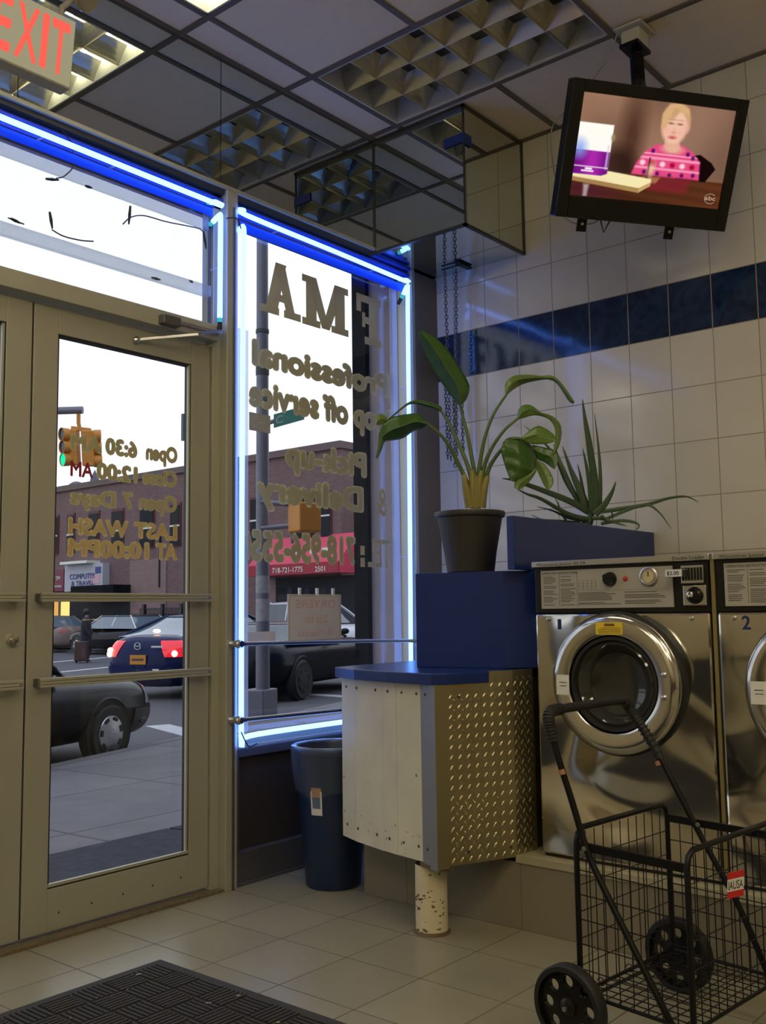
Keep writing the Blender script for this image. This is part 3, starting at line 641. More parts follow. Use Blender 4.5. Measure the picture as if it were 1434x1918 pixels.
# ------------------------------------------------------------------ exit sign with lamp head
ex = thing('exit_sign', (1.45, 2.63, 2.82), 'white exit sign with glowing red letters and a round lamp head', 'exit sign')
tlt = math.radians(4.2); eX = Vector((math.cos(tlt), 0, math.sin(tlt)*0)); eX = Vector((math.cos(.012), 0, math.sin(.012))); eZ = Vector((math.sin(.075), 0, math.cos(.075)))
eo = Vector((1.625, 2.6, 2.705))      # lower right corner of the face
def ep(u, v, y=0): return eo+eX*u+eZ*v+Vector((0, y, 0))
b = MB(); b.hexa([ep(-.32, 0, .004), ep(0, 0, .004), ep(0, 0, .058), ep(-.32, 0, .058), ep(-.32, .232, .004), ep(0, .232, .004), ep(0, .232, .058), ep(-.32, .232, .058)])
obj('housing', b, M_exitbody, ex, bevel=.004)
b = MB(); b.hexa([ep(-.314, .006, 0), ep(-.006, .006, 0), ep(-.006, .006, .006), ep(-.314, .006, .006), ep(-.314, .226, 0), ep(-.006, .226, 0), ep(-.006, .226, .006), ep(-.314, .226, .006)])
obj('face_panel', b, M_exit, ex)
for ch, u0, wd in (('E', -.268, .058), ('X', -.196, .072), ('I', -.114, .022), ('T', -.082, .062)):
    obj('letter', text_bm(ch, ep(u0, .028, -.001), eX, eZ, wd, .180, .02, .002, True), M_exitred, ex)
lh = MB(); lh.lathe((1.662, 2.58, 3.015), (.25, -.75, -.6), [(.0, -.05), (.025, -.045), (.042, -.01), (.046, .0), (.042, .006), (.036, .004), (0, .012)], 24)
obj('lamp_head', lh, mat('lamp_head_glass', (.35, .33, .25), .15, .6), ex, smooth=True)
obj('lamp_arm', MB().tube([(1.60, 2.63, 2.93), (1.60, 2.62, 2.97), (1.645, 2.61, 3.02)], .009, 8), M_exitbody, ex, smooth=True)
obj('mount_stem', MB().tube([(1.44, 2.63, 2.93), (1.44, 2.63, ZC)], .012, 10), M_exitbody, ex, smooth=True)

# ------------------------------------------------------------------ television
tvc = Vector((3.537, 1.561, 2.857)); ty, tpch, trl = math.radians(34.78), math.radians(24.55), math.radians(.385)
tr_ = Vector((math.cos(ty), -math.sin(ty), 0)); tn = -Vector((math.sin(ty), math.cos(ty), 0))
tu = Vector((0, 0, math.cos(tpch)))+tn*math.sin(tpch)
tr2 = tr_*math.cos(trl)+tu*math.sin(trl); tu2 = -tr_*math.sin(trl)+tu*math.cos(trl); tnn = tr2.cross(tu2)
if tnn.dot(tvc-CAM) > 0: tnn = -tnn
def tvp(u, v, d=0): return tvc+tr2*u+tu2*v+tnn*d
tv = thing('television', tvc, 'black flat television hanging tilted from the ceiling, showing a child in pink', 'television')
SW, SH = .66, .371
def tvbox(mb, u0, u1, v0, v1, d0, d1): return mb.hexa([tvp(u0, v0, d0), tvp(u1, v0, d0), tvp(u1, v1, d0), tvp(u0, v1, d0), tvp(u0, v0, d1), tvp(u1, v0, d1), tvp(u1, v1, d1), tvp(u0, v1, d1)])
b = MB()
U, V = SW/2, SH/2
tvbox(b, -U-.05, -U, -V-.085, V+.045, -.04, .018); tvbox(b, U, U+.045, -V-.085, V+.045, -.04, .018); tvbox(b, -U, U, V, V+.045, -.04, .018); tvbox(b, -U, U, -V-.085, -V, -.04, .018)
tvbox(b, -U, U, -V, V, -.05, -.004)
obj('bezel', b, M_blackp, tv, bevel=.005)
b = MB(); b.hexa([tvp(-U-.03, -V-.06, -.04), tvp(U+.03, -V-.06, -.04), tvp(U+.03, V+.03, -.04), tvp(-U-.03, V+.03, -.04), tvp(-U*.6, -V*.7, -.1), tvp(U*.6, -V*.7, -.1), tvp(U*.6, V*.8, -.1), tvp(-U*.6, V*.8, -.1)])
obj('back_shell', b, M_blackp, tv)
# the picture on the screen, painted point by point
NX, NY = 300, 168
gx, gy = np.meshgrid(np.linspace(0, 1, NX), np.linspace(0, 1, NY)); AS = 16/9.
def sm(d, e=.008): return np.clip(.5-d/e, 0, 1)
img = np.zeros((NY, NX, 3))
def lay(mask, c):
    global img
    c = np.array(c) if not isinstance(c, np.ndarray) else c
    img = img*(1-mask[..., None])+c*mask[..., None]
X_, Y_ = gx*AS, gy   # y up
img[:] = np.array((.40, .26, .19))*(1+.18*np.sin(gx*9)*np.sin(gy*5+2))[..., None]*(1.12-.25*gx)[..., None]
def ell(cx, cy, rx, ry, rot=0, e=.02):
    c, s = math.cos(rot), math.sin(rot); dx, dy = X_-cx, Y_-cy; u = (dx*c+dy*s)/rx; v = (-dx*s+dy*c)/ry; return sm(np.sqrt(u*u+v*v)-1, e/min(rx, ry)*2)
def poly(pts, e=.008):
    ins = np.zeros_like(X_, bool); dm = np.full_like(X_, 9.); n = len(pts)
    for i in range(n):
        (x1, y1), (x2, y2) = pts[i], pts[(i+1) % n]
        cnd = ((y1 > Y_) != (y2 > Y_)) & (X_ < (x2-x1)*(Y_-y1)/((y2-y1) if y2 != y1 else 1e-9)+x1); ins ^= cnd
        t = np.clip(((X_-x1)*(x2-x1)+(Y_-y1)*(y2-y1))/((x2-x1)**2+(y2-y1)**2+1e-12), 0, 1)
        dm = np.minimum(dm, np.hypot(X_-x1-t*(x2-x1), Y_-y1-t*(y2-y1)))
    return sm(np.where(ins, -dm, dm), e)
lay(ell(.62, .62, .13, .42, 0, .09)*.75, (.13, .06, .04)); lay(ell(.50, .30, .22, .22, 0, .08)*.8, (.07, .035, .03))
lay(ell(1.35, .75, .3, .4, 0, .2)*.5, (.52, .36, .28))
tbl = poly([(-.1, .27), (1.9, .27), (1.9, -.1), (-.1, -.1)]); lay(tbl, np.stack([.22+.10*gx, .09+.05*gx, .05+.02*gx], -1)*(.7+.5*np.sin(gy*60+gx*8)[..., None]*.12))
lay(poly([(1.27, .5), (1.45, .53), (1.60, .46), (1.66, .40), (1.56, .26), (1.2, .26)]), (.04, .018, .02))
X0_, Y0_ = X_, Y_; X_ = 1.18+(X0_-1.10)/1.12; Y_ = .27+(Y0_-.27)/1.08
# child: hair, neck, face, jumper
lay(ell(1.178, .80, .148, .160), (.66, .46, .27)); lay(poly([(1.05, .80), (1.045, .70), (1.08, .62), (1.12, .7)], .02), (.50, .32, .18))
sw = poly([(1.02, .56), (.92, .50), (.84, .38), (.80, .27), (1.52, .27), (1.50, .44), (1.40, .53), (1.28, .58)], .02)
lay(sw, (.85, .17, .36))
lay(sw*sm(abs(Y_-.435)-.012), (.95, .45, .60)); lay(sw*sm(abs(Y_-.34)-.01), (.95, .45, .60)); lay(sw*sm(abs(Y_-.475)-.005), (.98, .6, .7))
for i in range(6):
    cx = .90+i*.105; lay(sw*ell(cx, .385, .028, .024, 0, .01), (.95, .75, .78) if i % 2 == 0 else (.55, .02, .10))
for cx, cy in ((.99, .50), (1.36, .50), (1.42, .47), (.93, .30), (1.07, .295), (1.2, .29), (1.33, .30), (1.45, .31)): lay(sw*(ell(cx, cy, .02, .02, 0, .01)), (.20, .03, .25))
lay(poly([(1.10, .62), (1.09, .55), (1.18, .50), (1.27, .55), (1.24, .62)], .02), (.82, .52, .40))
lay(ell(1.19, .53, .10, .035), (.86, .58, .46))
lay(ell(1.172, .735, .132, .155), (.92, .66, .53)); lay(ell(1.305, .74, .022, .035), (.88, .55, .45))
lay(poly([(1.04, .70), (1.028, .84), (1.09, .935), (1.20, .955), (1.295, .91), (1.325, .79), (1.29, .85), (1.22, .875), (1.15, .83), (1.10, .80), (1.085, .72)], .02), (.78, .56, .34)); lay(poly([(1.14, .90), (1.20, .90), (1.16, .80), (1.10, .78)], .03)*.6, (.66, .44, .26))
for cx in (1.13, 1.225): lay(ell(cx, .765, .026, .008, 0, .008), (.35, .17, .12)); lay(ell(cx, .80, .032, .006, 0, .008)*.6, (.55, .34, .2))
lay(ell(1.17, .70, .014, .028, 0, .02)*.35, (.70, .38, .30)); lay(ell(1.172, .685, .018, .007, 0, .01)*.6, (.62, .32, .26)); lay(ell(1.165, .64, .040, .016, 0, .012), (.78, .30, .28)); lay(ell(1.165, .637, .020, .005, 0, .008), (.50, .14, .14))
lay(ell(1.09, .70, .03, .03, 0, .04)*.4, (.9, .42, .38)); lay(ell(1.24, .69, .03, .03, 0, .04)*.4, (.9, .42, .38))
X_, Y_ = X0_, Y0_
lay(poly([(.80, .27), (1.40, .27), (1.34, .12), (.90, .12)], .05)*.7, (.38, .06, .09)); 
# brush, board, tin
lay(poly([(.80, .25), (1.02, .26), (.98, .20), (.80, .18)], .02)*.5, (.7, .5, .25))
lay(poly([(.0, .22), (.42, .27), (.92, .235), (.92, .20), (.79, .13), (.0, .185)], .01), (.95, .86, .58)); lay(poly([(0, .185), (.79, .13), (.79, .085), (0, .145)], .01), (.55, .40, .18)); lay(poly([(.79, .13), (.92, .20), (.92, .165), (.79, .085)], .01), (.70, .52, .28))
tin = poly([(-.1, .215), (.33, .215), (.40, .24), (.40, .72), (.0, .72), (-.1, .72)], .01)
lay(tin, (1.0, .98, .93)); lay(tin*sm(abs(Y_-.33)-.125), np.stack([.30+.25*np.exp(-((gx-.12)/.06)**2), .03+.05*np.exp(-((gx-.12)/.06)**2), .36+.18*np.exp(-((gx-.12)/.06)**2)], -1)); lay(tin*sm(abs(Y_-.295)-.004), (.95, .9, .95))
lay(tin*ell(.05, .47, .07, .08, 0, .05)*.8, (.35, .5, .9)); lay(ell(.41, .60, .022, .035, 0, .01), (.45, .38, .22)); lay(tin*poly([(.10, .26), (.24, .26), (.24, .245), (.10, .245)]), (.95, .9, .95)); lay(tin*poly([(.14, .285), (.22, .285), (.22, .265), (.14, .265)]), (.95, .9, .95)); lay(poly([(.36, .28), (.385, .28), (.385, .52), (.36, .52)], .01)*.6, (.8, .7, .85))
lay(poly([(.15, .12), (.21, .12), (.20, .0), (.16, .0)], .03)*.8, (.8, .75, .7)); lay(ell(.18, .05, .2, .06, 0, .1)*.4, (.25, .04, .18))
lay(poly([(.86, .45), (.875, .45), (.88, .24), (.85, .24)], .01), (.12, .05, .05)); lay(ell(.90, .33, .03, .06, -.2, .03)*.9, (.85, .72, .5))
img = np.clip(img, 0, 2)**1.5
me = bpy.data.meshes.new('screen'); co = [tvp((i/(NX-1)-.5)*SW, (j/(NY-1)-.5)*SH, .003)-tvc for j in range(NY) for i in range(NX)]
me.from_pydata([tuple(c) for c in co], [], [(j*NX+i, j*NX+i+1, (j+1)*NX+i+1, (j+1)*NX+i) for j in range(NY-1) for i in range(NX-1)])
ca = me.color_attributes.new('Col', 'FLOAT_COLOR', 'POINT'); ca.data.foreach_set('color', np.concatenate([np.clip(img, 0, 2), np.ones((NY, NX, 1))], -1).astype(np.float32).ravel())
ms = bpy.data.materials.new('tv_picture'); ms.use_nodes = True; nt2 = ms.node_tree; nt2.nodes.clear()
vc = nd(nt2, 'ShaderNodeVertexColor', layer_name='Col'); em = nd(nt2, 'ShaderNodeEmission'); em.inputs[1].default_value = 1.0; oo = nd(nt2, 'ShaderNodeOutputMaterial')
nt2.links.new(vc.outputs[0], em.inputs[0]); nt2.links.new(em.outputs[0], oo.inputs[0]); me.materials.append(ms)
so = bpy.data.objects.new('screen', me); col.objects.link(so); so.parent = tv
ORIG[so.name] = tvc
obj('channel_logo', text_bm('abc', tvp(.262, -.155, .004), tr2, tu2, .048, .016, .0, 0, True), emat('logo_glow', (.6, .45, .33), 1), so)
b = MB(); b.tube([tvp(.286+.026*math.cos(t*PI/12), -.149+.019*math.sin(t*PI/12), .0045) for t in range(3, 22)], .0008, 4)
obj('logo_arc', b, MATS['logo_glow'], so)
# bracket feet, handle loop and ceiling mount
for u in (-.235, .155):
    b = MB(); tvbox(b, u-.02, u+.02, -V-.135, -V-.05, -.047, -.041); o = obj('mount_rail', b, M_blackm, tv)
    obj('bolt', MB().lathe(tvp(u, -V-.105, -.04), tnn, [(.006, 0), (.006, .003), (0, .004)], 10), M_steel, o, smooth=True)
obj('wire_stand_loop', MB().tube([tvp(-.165, -V-.08, -.03), tvp(-.142, -V-.13, -.03), tvp(-.12, -V-.08, -.03)], .003, 6), M_blackm, tv)
mt = thing('television_mount', (3.6, 1.66, ZC), 'black ceiling mount arm holding the television, under a white box', 'tv mount')
top = tvp(-.055, V-.02, -.06)
b = MB(); b.box(3.52, 3.66, 1.58, 1.70, ZC-.012, ZC-.002); obj('ceiling_plate', b, M_exitbody, mt, bevel=.002)
b = MB(); b.box(3.545, 3.635, 1.60, 1.68, ZC-.075, ZC-.012); obj('junction_box', b, M_exitbody, mt, bevel=.006)
b = MB(); b.box(3.53, 3.65, 1.60, 1.68, ZC-.09, ZC-.075); obj('swivel_plate', b, M_blackm, mt)
pa = Vector((3.60, 1.64, ZC-.09)); P = [pa+(top-pa)*(i/14) for i in range(15)]
b = MB(); b.tube([pa, top], .020, 12)
for i in range(1, 10): b.lathe(pa+(top-pa)*(i*.065), (top-pa), [(.020, 0), (.028, .004), (.028, .008), (.020, .012)], 12)
obj('pole', b, M_blackm, mt, smooth=True)
b = MB(); b.tube([pa+(top-pa)*.62, pa+(top-pa)*.8, top], [.030, .034, .05], 10); obj('tilt_joint', b, M_blackp, mt, smooth=True)
tag(obj('coaxial_cable', MB().tube(smoothpts([(3.53, 1.68, ZC-.01), dp(1140, 105, 4.05), dp(1118, 138, 4.1), dp(1075, 195, 4.2), dp(1035, 235, 4.3), dp(1034, 300, 4.28), dp(1048, 370, 4.2), dp(1053, 402, 4.05), dp(1075, 418, 4.0), dp(1110, 418, 4.0), dp(1135, 400, 4.05)], 6), .0028, 6), M_cable, smooth=True), 'thin cream cable looping from the ceiling around behind the television', 'cable')
tag(obj('taped_cable', MB().tube(smoothpts([(3.63, 1.62, ZC-.03), dp(1236, 42, 4.1), dp(1262, 22, 4.2), dp(1290, 8, 4.2), dp(1320, -10, 4.2)], 6), .016, 8), M_cable, smooth=True), 'thick cream duct cable taped along the ceiling right of the mount', 'cable')

# ------------------------------------------------------------------ plinth, washers
PX = 2.955
struct(obj('trim_1', SB(PX, XR, YB, 2.594, 0, .222), M_plinth))
struct(obj('trim_2', SB(PX-.006, XR, YB, 1.90, .222, .246), mat('plinth_cap', (.34, .31, .21), .4, 0, .08, 10)))
def washer(num, oy, label, wtag):
    t = thing('washing_machine', (3.3, 1.5+oy, .246), label, 'washing machine', 'front loading washers on the tiled plinth')
    FX = 3.0; ya, yb = 1.197+oy, 1.83+oy; zb = .256
    b = SB(FX, FX+.68, ya+.004, yb-.004, zb, 1.065); obj('cabinet', b, M_inox, t, bevel=.008)
    obj('base_gap', SB(FX+.012, FX+.66, ya+.01, yb-.01, .246, .258), M_gasket, t)
    obj('control_housing', SB(FX+.006, FX+.66, ya+.002, yb-.002, 1.065, 1.228), M_blackp, t, bevel=.004)
    obj('top_lid', SB(FX-.010, FX+.67, ya-.004, yb+.002, 1.226, 1.247), M_steel, t, bevel=.003)
    text('lettering', t, M_inkdk, 'Wascomat Junior W 74', (FX-.0105, yb-.02, 1.231), (0, -1, 0), (0, 0, 1), .19, .009, .0, .0004)
    text('lettering', t, M_inkdk, 'Double Loader', (FX-.0105, ya+.115, 1.231), (0, -1, 0), (0, 0, 1), .105, .0105, .01, .0004)
    cp = obj('instruction_panel', SB(FX+.001, FX+.006, 1.318+oy, 1.800+oy, 1.083, 1.214), M_enamel, t)
    text('lettering', cp, M_inkdk, 'OPERATING INSTRUCTIONS', (FX+.0008, 1.795+oy, 1.2005), (0, -1, 0), (0, 0, 1), .14, .008, .01, .0003)
    b = MB(); rnd = random.Random(num)
    def lines(y0, y1, z0, z1, dz=.0055):
        z = z1
        while z > z0:
            b.box(FX+.0004, FX+.001, y1-(y1-y0)*rnd.uniform(.6, 1)+oy, y1+oy, z-.0018, z)
            z -= dz*(1 if rnd.random() > .25 else 1.9)
    lines(1.735, 1.79, 1.095, 1.193); lines(1.665, 1.722, 1.095, 1.193); lines(1.50, 1.655, 1.095, 1.135, .0048); lines(1.335, 1.485, 1.095, 1.135, .0048)
    for k in range(4): b.box(FX+.0004, FX+.001, 1.588+oy, 1.652+oy, 1.147+k*.010, 1.1475+k*.010)
    for k in range(5): b.box(FX+.0004, FX+.001, 1.588+k*.016+oy, 1.5885+k*.016+oy, 1.147, 1.177)
    b.box(FX+.0004, FX+.001, 1.728+oy, 1.7287+oy, 1.09, 1.205); b.box(FX+.0004, FX+.001, 1.659+oy, 1.6597+oy, 1.09, 1.205); b.box(FX+.0004, FX+.001, 1.33+oy, 1.655+oy, 1.141, 1.1415)
    obj('printed_lines', b, M_inkdk, cp)
    k = MB(); k.lathe((FX, 1.535+oy, 1.178), (-1, 0, 0), [(.024, 0), (.024, .006), (.019, .018), (0, .019)], 20); k.bar((FX-.022, 1.548+oy, 1.191), (FX-.022, 1.520+oy, 1.165), .010, .010, (1, 0, 0))
    obj('program_knob', k, M_blackp, t, smooth=True)
    obj('indicator_lamp', MB().lathe((FX, 1.480+oy, 1.178), (-1, 0, 0), [(.008, 0), (.007, .005), (0, .008)], 14), M_red, t, smooth=True)
    k = obj('timer_dial', MB().lathe((FX, 1.397+oy, 1.182), (-1, 0, 0), [(.032, 0), (.032, .005), (.027, .007), (.026, .003), (0, .003)], 28), M_steel, t, smooth=True)
    obj('dial_face', MB().lathe((FX-.0035, 1.397+oy, 1.182), (-1, 0, 0), [(.019, 0), (.019, .003), (0, .003)], 24), mat('dial_cream', (.55, .47, .26), .4), k, smooth=True)
    obj('dial_pointer', SB(FX-.009, FX-.0065, 1.3955+oy, 1.3985+oy, 1.182, 1.198), M_inkdk, k)
    # coin slide and coin chute
    cs = obj('coin_meter', SB(FX-.004, FX+.006, 1.200+oy, 1.300+oy, 1.083, 1.222), M_blackp, t)
    b = MB(); b.box(FX-.012, FX-.004, 1.212+oy, 1.285+oy, 1.155, 1.212)
    obj('coin_tray', b, M_steel, cs, bevel=.002)
    b = MB()
    for q in range(7): b.box(FX-.016, FX-.012, 1.216+q*.0098+oy, 1.2215+q*.0098+oy, 1.165, 1.205)
    obj('coin_slots', b, M_blackp, cs)
    b = SB(FX-.055, FX-.012, 1.262+oy, 1.318+oy, 1.176, 1.200); sl = obj('coin_slide', b, M_steel, cs, bevel=.002)
    text('lettering', sl, M_inkblue, '$2.00', (FX-.0555, 1.312+oy, 1.182), (0, -1, 0), (0, 0, 1), .040, .012, .02, .0004)
    obj('slide_sticker', SB(FX-.0552, FX-.055, 1.264+oy, 1.316+oy, 1.177, 1.199), M_white, sl)
    obj('coin_box_face', SB(FX-.010, FX-.004, 1.206+oy, 1.282+oy, 1.086, 1.150), M_steel, cs, bevel=.003)
    k = MB(); k.lathe((FX-.010, 1.243+oy, 1.118), (-1, 0, 0), [(.027, 0), (.026, .006), (.017, .014), (.014, .010), (0, .010)], 22); obj('coin_lock', k, M_blackp, cs, smooth=True)
    obj('lock_barrel', MB().lathe((FX-.016, 1.252+oy, 1.120), (-1, 0, 0), [(.0115, 0), (.011, .012), (.006, .014), (0, .012)], 18), M_chrome, cs, smooth=True)
    # door
    cy0, cz0 = 1.512+oy, .838
    ax = (-1, 0, 0); c0 = (FX, cy0, cz0)
    dr = obj('door_seal', MB().lathe(c0, ax, [(.233, -.005), (.233, .02), (.215, .022), (.215, -.005)], 64), M_gasket, t, smooth=True)
    rg = obj('door_ring', MB().lathe(c0, ax, [(.218, .015), (.226, .035), (.224, .046), (.214, .056), (.200, .062), (.190, .060), (.165, .062), (.158, .058), (.155, .045), (.150, .03)], 72), M_chrome, t, smooth=True)
    obj('door_gasket', MB().lathe(c0, ax, [(.154, .03), (.152, .052), (.142, .052), (.134, .035), (.134, .01)], 56), M_gasket, rg, smooth=True)
    gl = MB(); gl.lathe(c0, ax, [(.138, .040), (.128, .046), (.112, .030), (.10, .012), (.07, .004), (0, .0)], 56); obj('door_glass', gl, M_glassdk, rg, smooth=True)
    for zz in (.873, .803): obj('hinge_bolt', MB().lathe((FX-.058, cy0-.180+(.004 if zz < .85 else 0), zz+.0), ax, [(.009, 0), (.0085, .006), (.004, .009), (0, .0095)], 16), M_steel, rg, smooth=True)
    lb = obj('yellow_caution_sticker', MB().obox((FX-.0615, cy0+.002, cz0+.178), (.001, 0, .0002), (0, .047, 0), (0, 0, .0195)), M_yellow, rg)
    b = MB(); b.box(FX-.0632, FX-.0626, cy0-.018, cy0+.018, cz0+.186, cz0+.194)
    for q in range(4): b.box(FX-.0632, FX-.0626, cy0-.040, cy0+.040-.01*(q == 3), cz0+.163+q*.0055, cz0+.1645+q*.0055)
    obj('printed_lines', b, mat('brown_print', (.16, .09, .02), .6), lb)
    b = obj('white_handle_label', MB().obox((FX-.0615, cy0+.178, cz0-.008), (.001, 0, 0), (0, .024, 0), (0, 0, .033)), M_white, rg)
    obj('printed_lines', MB().box(FX-.0635, FX-.0626, cy0+.164, cy0+.190, cz0-.001, cz0+.001).box(FX-.0635, FX-.0626, cy0+.164, cy0+.188, cz0-.012, cz0-.010), M_inkdk, b)
    ny = 1.738 if num == 1 else 1.752
    obj('number', text_bm(str(num), (FX-.0005, ny+oy, 1.012), (0, -1, 0), (0, 0, 1), .014 if num == 1 else .026, .035 if num == 1 else .042, .02, .0005, True), M_inkblue, t)
    for yy in (1.775, 1.262): obj('panel_bolt', MB().lathe((FX, yy+oy, 1.047), ax, [(.008, 0), (.007, .005), (0, .007)], 12), M_steel, t, smooth=True)
    return t
washer(1, 0, 'stainless front loading washer numbered 1 beside the blue counter', 1)
washer(2, -.648, 'stainless front loading washer numbered 2, cut off at the right', 2)
b = MB().box(3.004, 3.02, 1.184, 1.196, .246, 1.24)
tag(obj('gap_strip', b, mat('brass_strip', (.28, .23, .10), .4, .5)), 'narrow brassy strip between washers one and two', 'trim strip')

# ------------------------------------------------------------------ counter cabinet
A, A1, A2, A3 = (2.837, 2.596), (2.79, 2.484), (2.74, 2.31), (2.72, 2.232)
B_, C_, D_, E_ = (2.697, 2.105), (2.668, 2.022), (2.953, 1.897), (3.06, 1.880)
ct = thing('corner_counter', (3.1, 2.2, .24), 'corner counter with white boards, diamond plate side and blue top', 'counter')
z0, z1 = .24, .834
core = [(*A, 0), (*A1, 0), (*A3, 0), (*B_, 0), (*C_, 0), (*D_, 0), (*E_, 0), (XR-.003, 1.88, 0), (XR-.003, 2.596, 0)]
def inset(poly, d, z):
    cx = sum(p[0] for p in poly)/len(poly); cyy = sum(p[1] for p in poly)/len(poly); out = []
    for p in poly:
        v = Vector((p[0]-cx, p[1]-cyy)); l = v.length; v *= (l-d)/l; out.append((cx+v.x, cyy+v.y, z))
    return out
obj('body', MB().prism(inset(core, .014, z0+.008), (0, 0, z1-z0-.008)), M_panel_dk, ct)
def face(p, q, za, zb, th=.012):
    p = Vector((*p, 0)); q = Vector((*q, 0)); d = (q-p).normalized(); n = Vector((d.y, -d.x, 0))
    if n.dot(Vector((-p.x, -p.y, 0))) < 0: n = -n
    return p, q, n
def wall_panel(name, p, q, za, zb, m, bev=.001, th=.012):
    p, q, n = face(p, q, za, zb); b = MB(); e_ = (q-p).normalized()*(.0013 if abs(q.y-B_[1]) < 1e-4 else .0002); p = p+e_; q = q-(e_ if name != 'white_board' else e_*.1)
    b.hexa([p-n*th+Vector((0, 0, za)), q-n*th+Vector((0, 0, za)), q+Vector((0, 0, za)), p+Vector((0, 0, za)), p-n*th+Vector((0, 0, zb)), q-n*th+Vector((0, 0, zb)), q+Vector((0, 0, zb)), p+Vector((0, 0, zb))])
    return obj(name, b, m, ct, bevel=bev)
Bm = (2.712, 2.17)
for p, q in ((A, A1), (A1, A2), (A2, A3), (A3, B_)):
    wall_panel('white_board', p, q, z0+.003*random.random(), z1, M_white_p)
wall_panel('metal_corner_strip', B_, C_, z0-.012, z1, M_greystrip)
wall_panel('metal_corner_strip', C_, (2.712, 2.003), z0-.008, z1, M_diamond)
# diamond plate panels with raised lozenges
def diamond(p, q, za, zb, u0, u1=None, top=None):
    p, q, n = face(p, q, za, zb); d = (q-p); L = d.length; d.normalize(); b = MB(); Z = Vector((0, 0, 1))
    b.hexa([p-n*.01+Z*za, q-n*.01+Z*za, q+Z*za, p+Z*za, p-n*.01+Z*zb, q-n*.01+Z*zb, q+Z*zb, p+Z*zb])
    pitch = .0335; nz = int((zb-za)/pitch); nu = int(L/pitch)
    for i in range(nu+1):
        for j in range(nz):
            for k, (ou, oz, a) in enumerate(((0, 0, .95), (.5, .5, -.95))):
                u = u0+(i+ou)*pitch; z = za+.015+(j+oz)*pitch
                if u > L-.009 or z > zb-.008 or u < .006: continue
                c = p+d*u+Z*z; e1 = d*math.cos(a)+Z*math.sin(a); e2 = d*-math.sin(a)+Z*math.cos(a); l, w_, h = .0125, .0042, .0026
                ring = [c+e1*l, c+e1*l*.4+e2*w_, c-e1*l*.4+e2*w_, c-e1*l, c-e1*l*.4-e2*w_, c+e1*l*.4-e2*w_]
                vs = [b.bm.verts.new(r+n*.0003) for r in ring]; t1_ = b.bm.verts.new(c+e1*l*.45+n*h); t2_ = b.bm.verts.new(c-e1*l*.45+n*h)
                for f in ((vs[0], vs[1], t1_), (vs[1], vs[2], t2_, t1_), (vs[2], vs[3], t2_), (vs[3], vs[4], t2_), (vs[4], vs[5], t1_, t2_), (vs[5], vs[0], t1_)): b.bm.faces.new(f)
    return b
Dm = (2.865, 1.936)
obj('diamond_plate', diamond((2.705, 2.006), Dm, z0, z1, .02), M_diamond, ct)
obj('diamond_plate', diamond(Dm, D_, z0, .872, .01), M_diamond, ct)
obj('diamond_plate', diamond(D_, E_, z0, .872, .01), M_diamond, ct)
obj('bottom_lip', MB().prism([(2.70, 2.12, .226), (2.672, 2.03, .226), (2.73, 2.0, .226), (2.78, 2.1, .226)], (0, 0, .014)), M_rust, ct)
b = MB(); rnd = random.Random(11)
for i in range(26):
    p, q = rnd.choice(((A, A1), (A1, A2), (A2, A3), (A3, B_))); p, q, n = face(p, q, 0, 0); f = rnd.uniform(.1, .9); z = rnd.choice([rnd.uniform(.25, .36), rnd.uniform(.25, .6)])
    d = (q-p).normalized(); c_ = p+(q-p)*f+Vector((0, 0, z)); b.obox(c_, d*rnd.uniform(.001, .006), n*.0005, Vector((0, 0, 1))*rnd.choice([.0008, .001, .005]))
obj('scuff_marks', b, mat('scuff_brown', (.16, .11, .08), .8), ct)
# screws along top and bottom of the panels
def screw_on(p, q, f, z, n_=None):
    p, q, n = face(p, q, 0, 0); c = p+(q-p)*f+Vector((0, 0, z))
    obj('screw', MB().lathe(c, n, [(.006, 0), (.005, .0022), (0, .003)], 10), M_screw, ct, smooth=True)
for p, q, f in ((A, A1, .35), (A1, A2, .05), (A1, A2, .75), (A2, A3, .4), (A3, Bm, .5), (Bm, B_, .7), (B_, C_, .35)):
    screw_on(p, q, f, z1-.035); screw_on(p, q, f, z0+.05)
for p, q, f, z in (((2.705, 2.006), Dm, .3, .79), ((2.705, 2.006), Dm, .45, .28), (Dm, D_, .8, .80), (Dm, D_, .75, .275)): screw_on(p, q, f, z)
# blue worktop
tw = [(2.81, 2.606), (2.735, 2.44), (2.69, 2.25), (2.668, 2.10), (2.662, 2.03), (2.70, 1.992), (2.79, 1.955), (2.858, 1.930), (2.872, 1.94), (3.0, 1.95), (4.11, 1.95), (4.11, 2.62), (3.2, 2.632)]
obj('worktop', MB().prism([(x, y, .834) for x, y in tw], (0, 0, .038)), M_blue, ct, bevel=.003)
# blue planter box and backboard above
bx = thing('blue_planter_box', (3.4, 2.1, .872), 'tall blue laminate box standing on the corner counter under the potted plant', 'planter box')
bp = [(2.935, 2.305), (2.992, 2.04), (3.015, 1.965), (3.10, 1.875), (XR-.004, 1.875), (XR-.004, 2.305)]
obj('box_body', MB().prism([(x, y, .8725) for x, y in bp], (0, 0, .349)), M_blue, bx, bevel=.002)
tag(obj('blue_back_board', SB(2.965, XR-.004, 1.883, 1.913, 1.2222, 1.413), M_blue, bevel=.002), 'upright blue board behind washer 1 in front of the aloe', 'board')
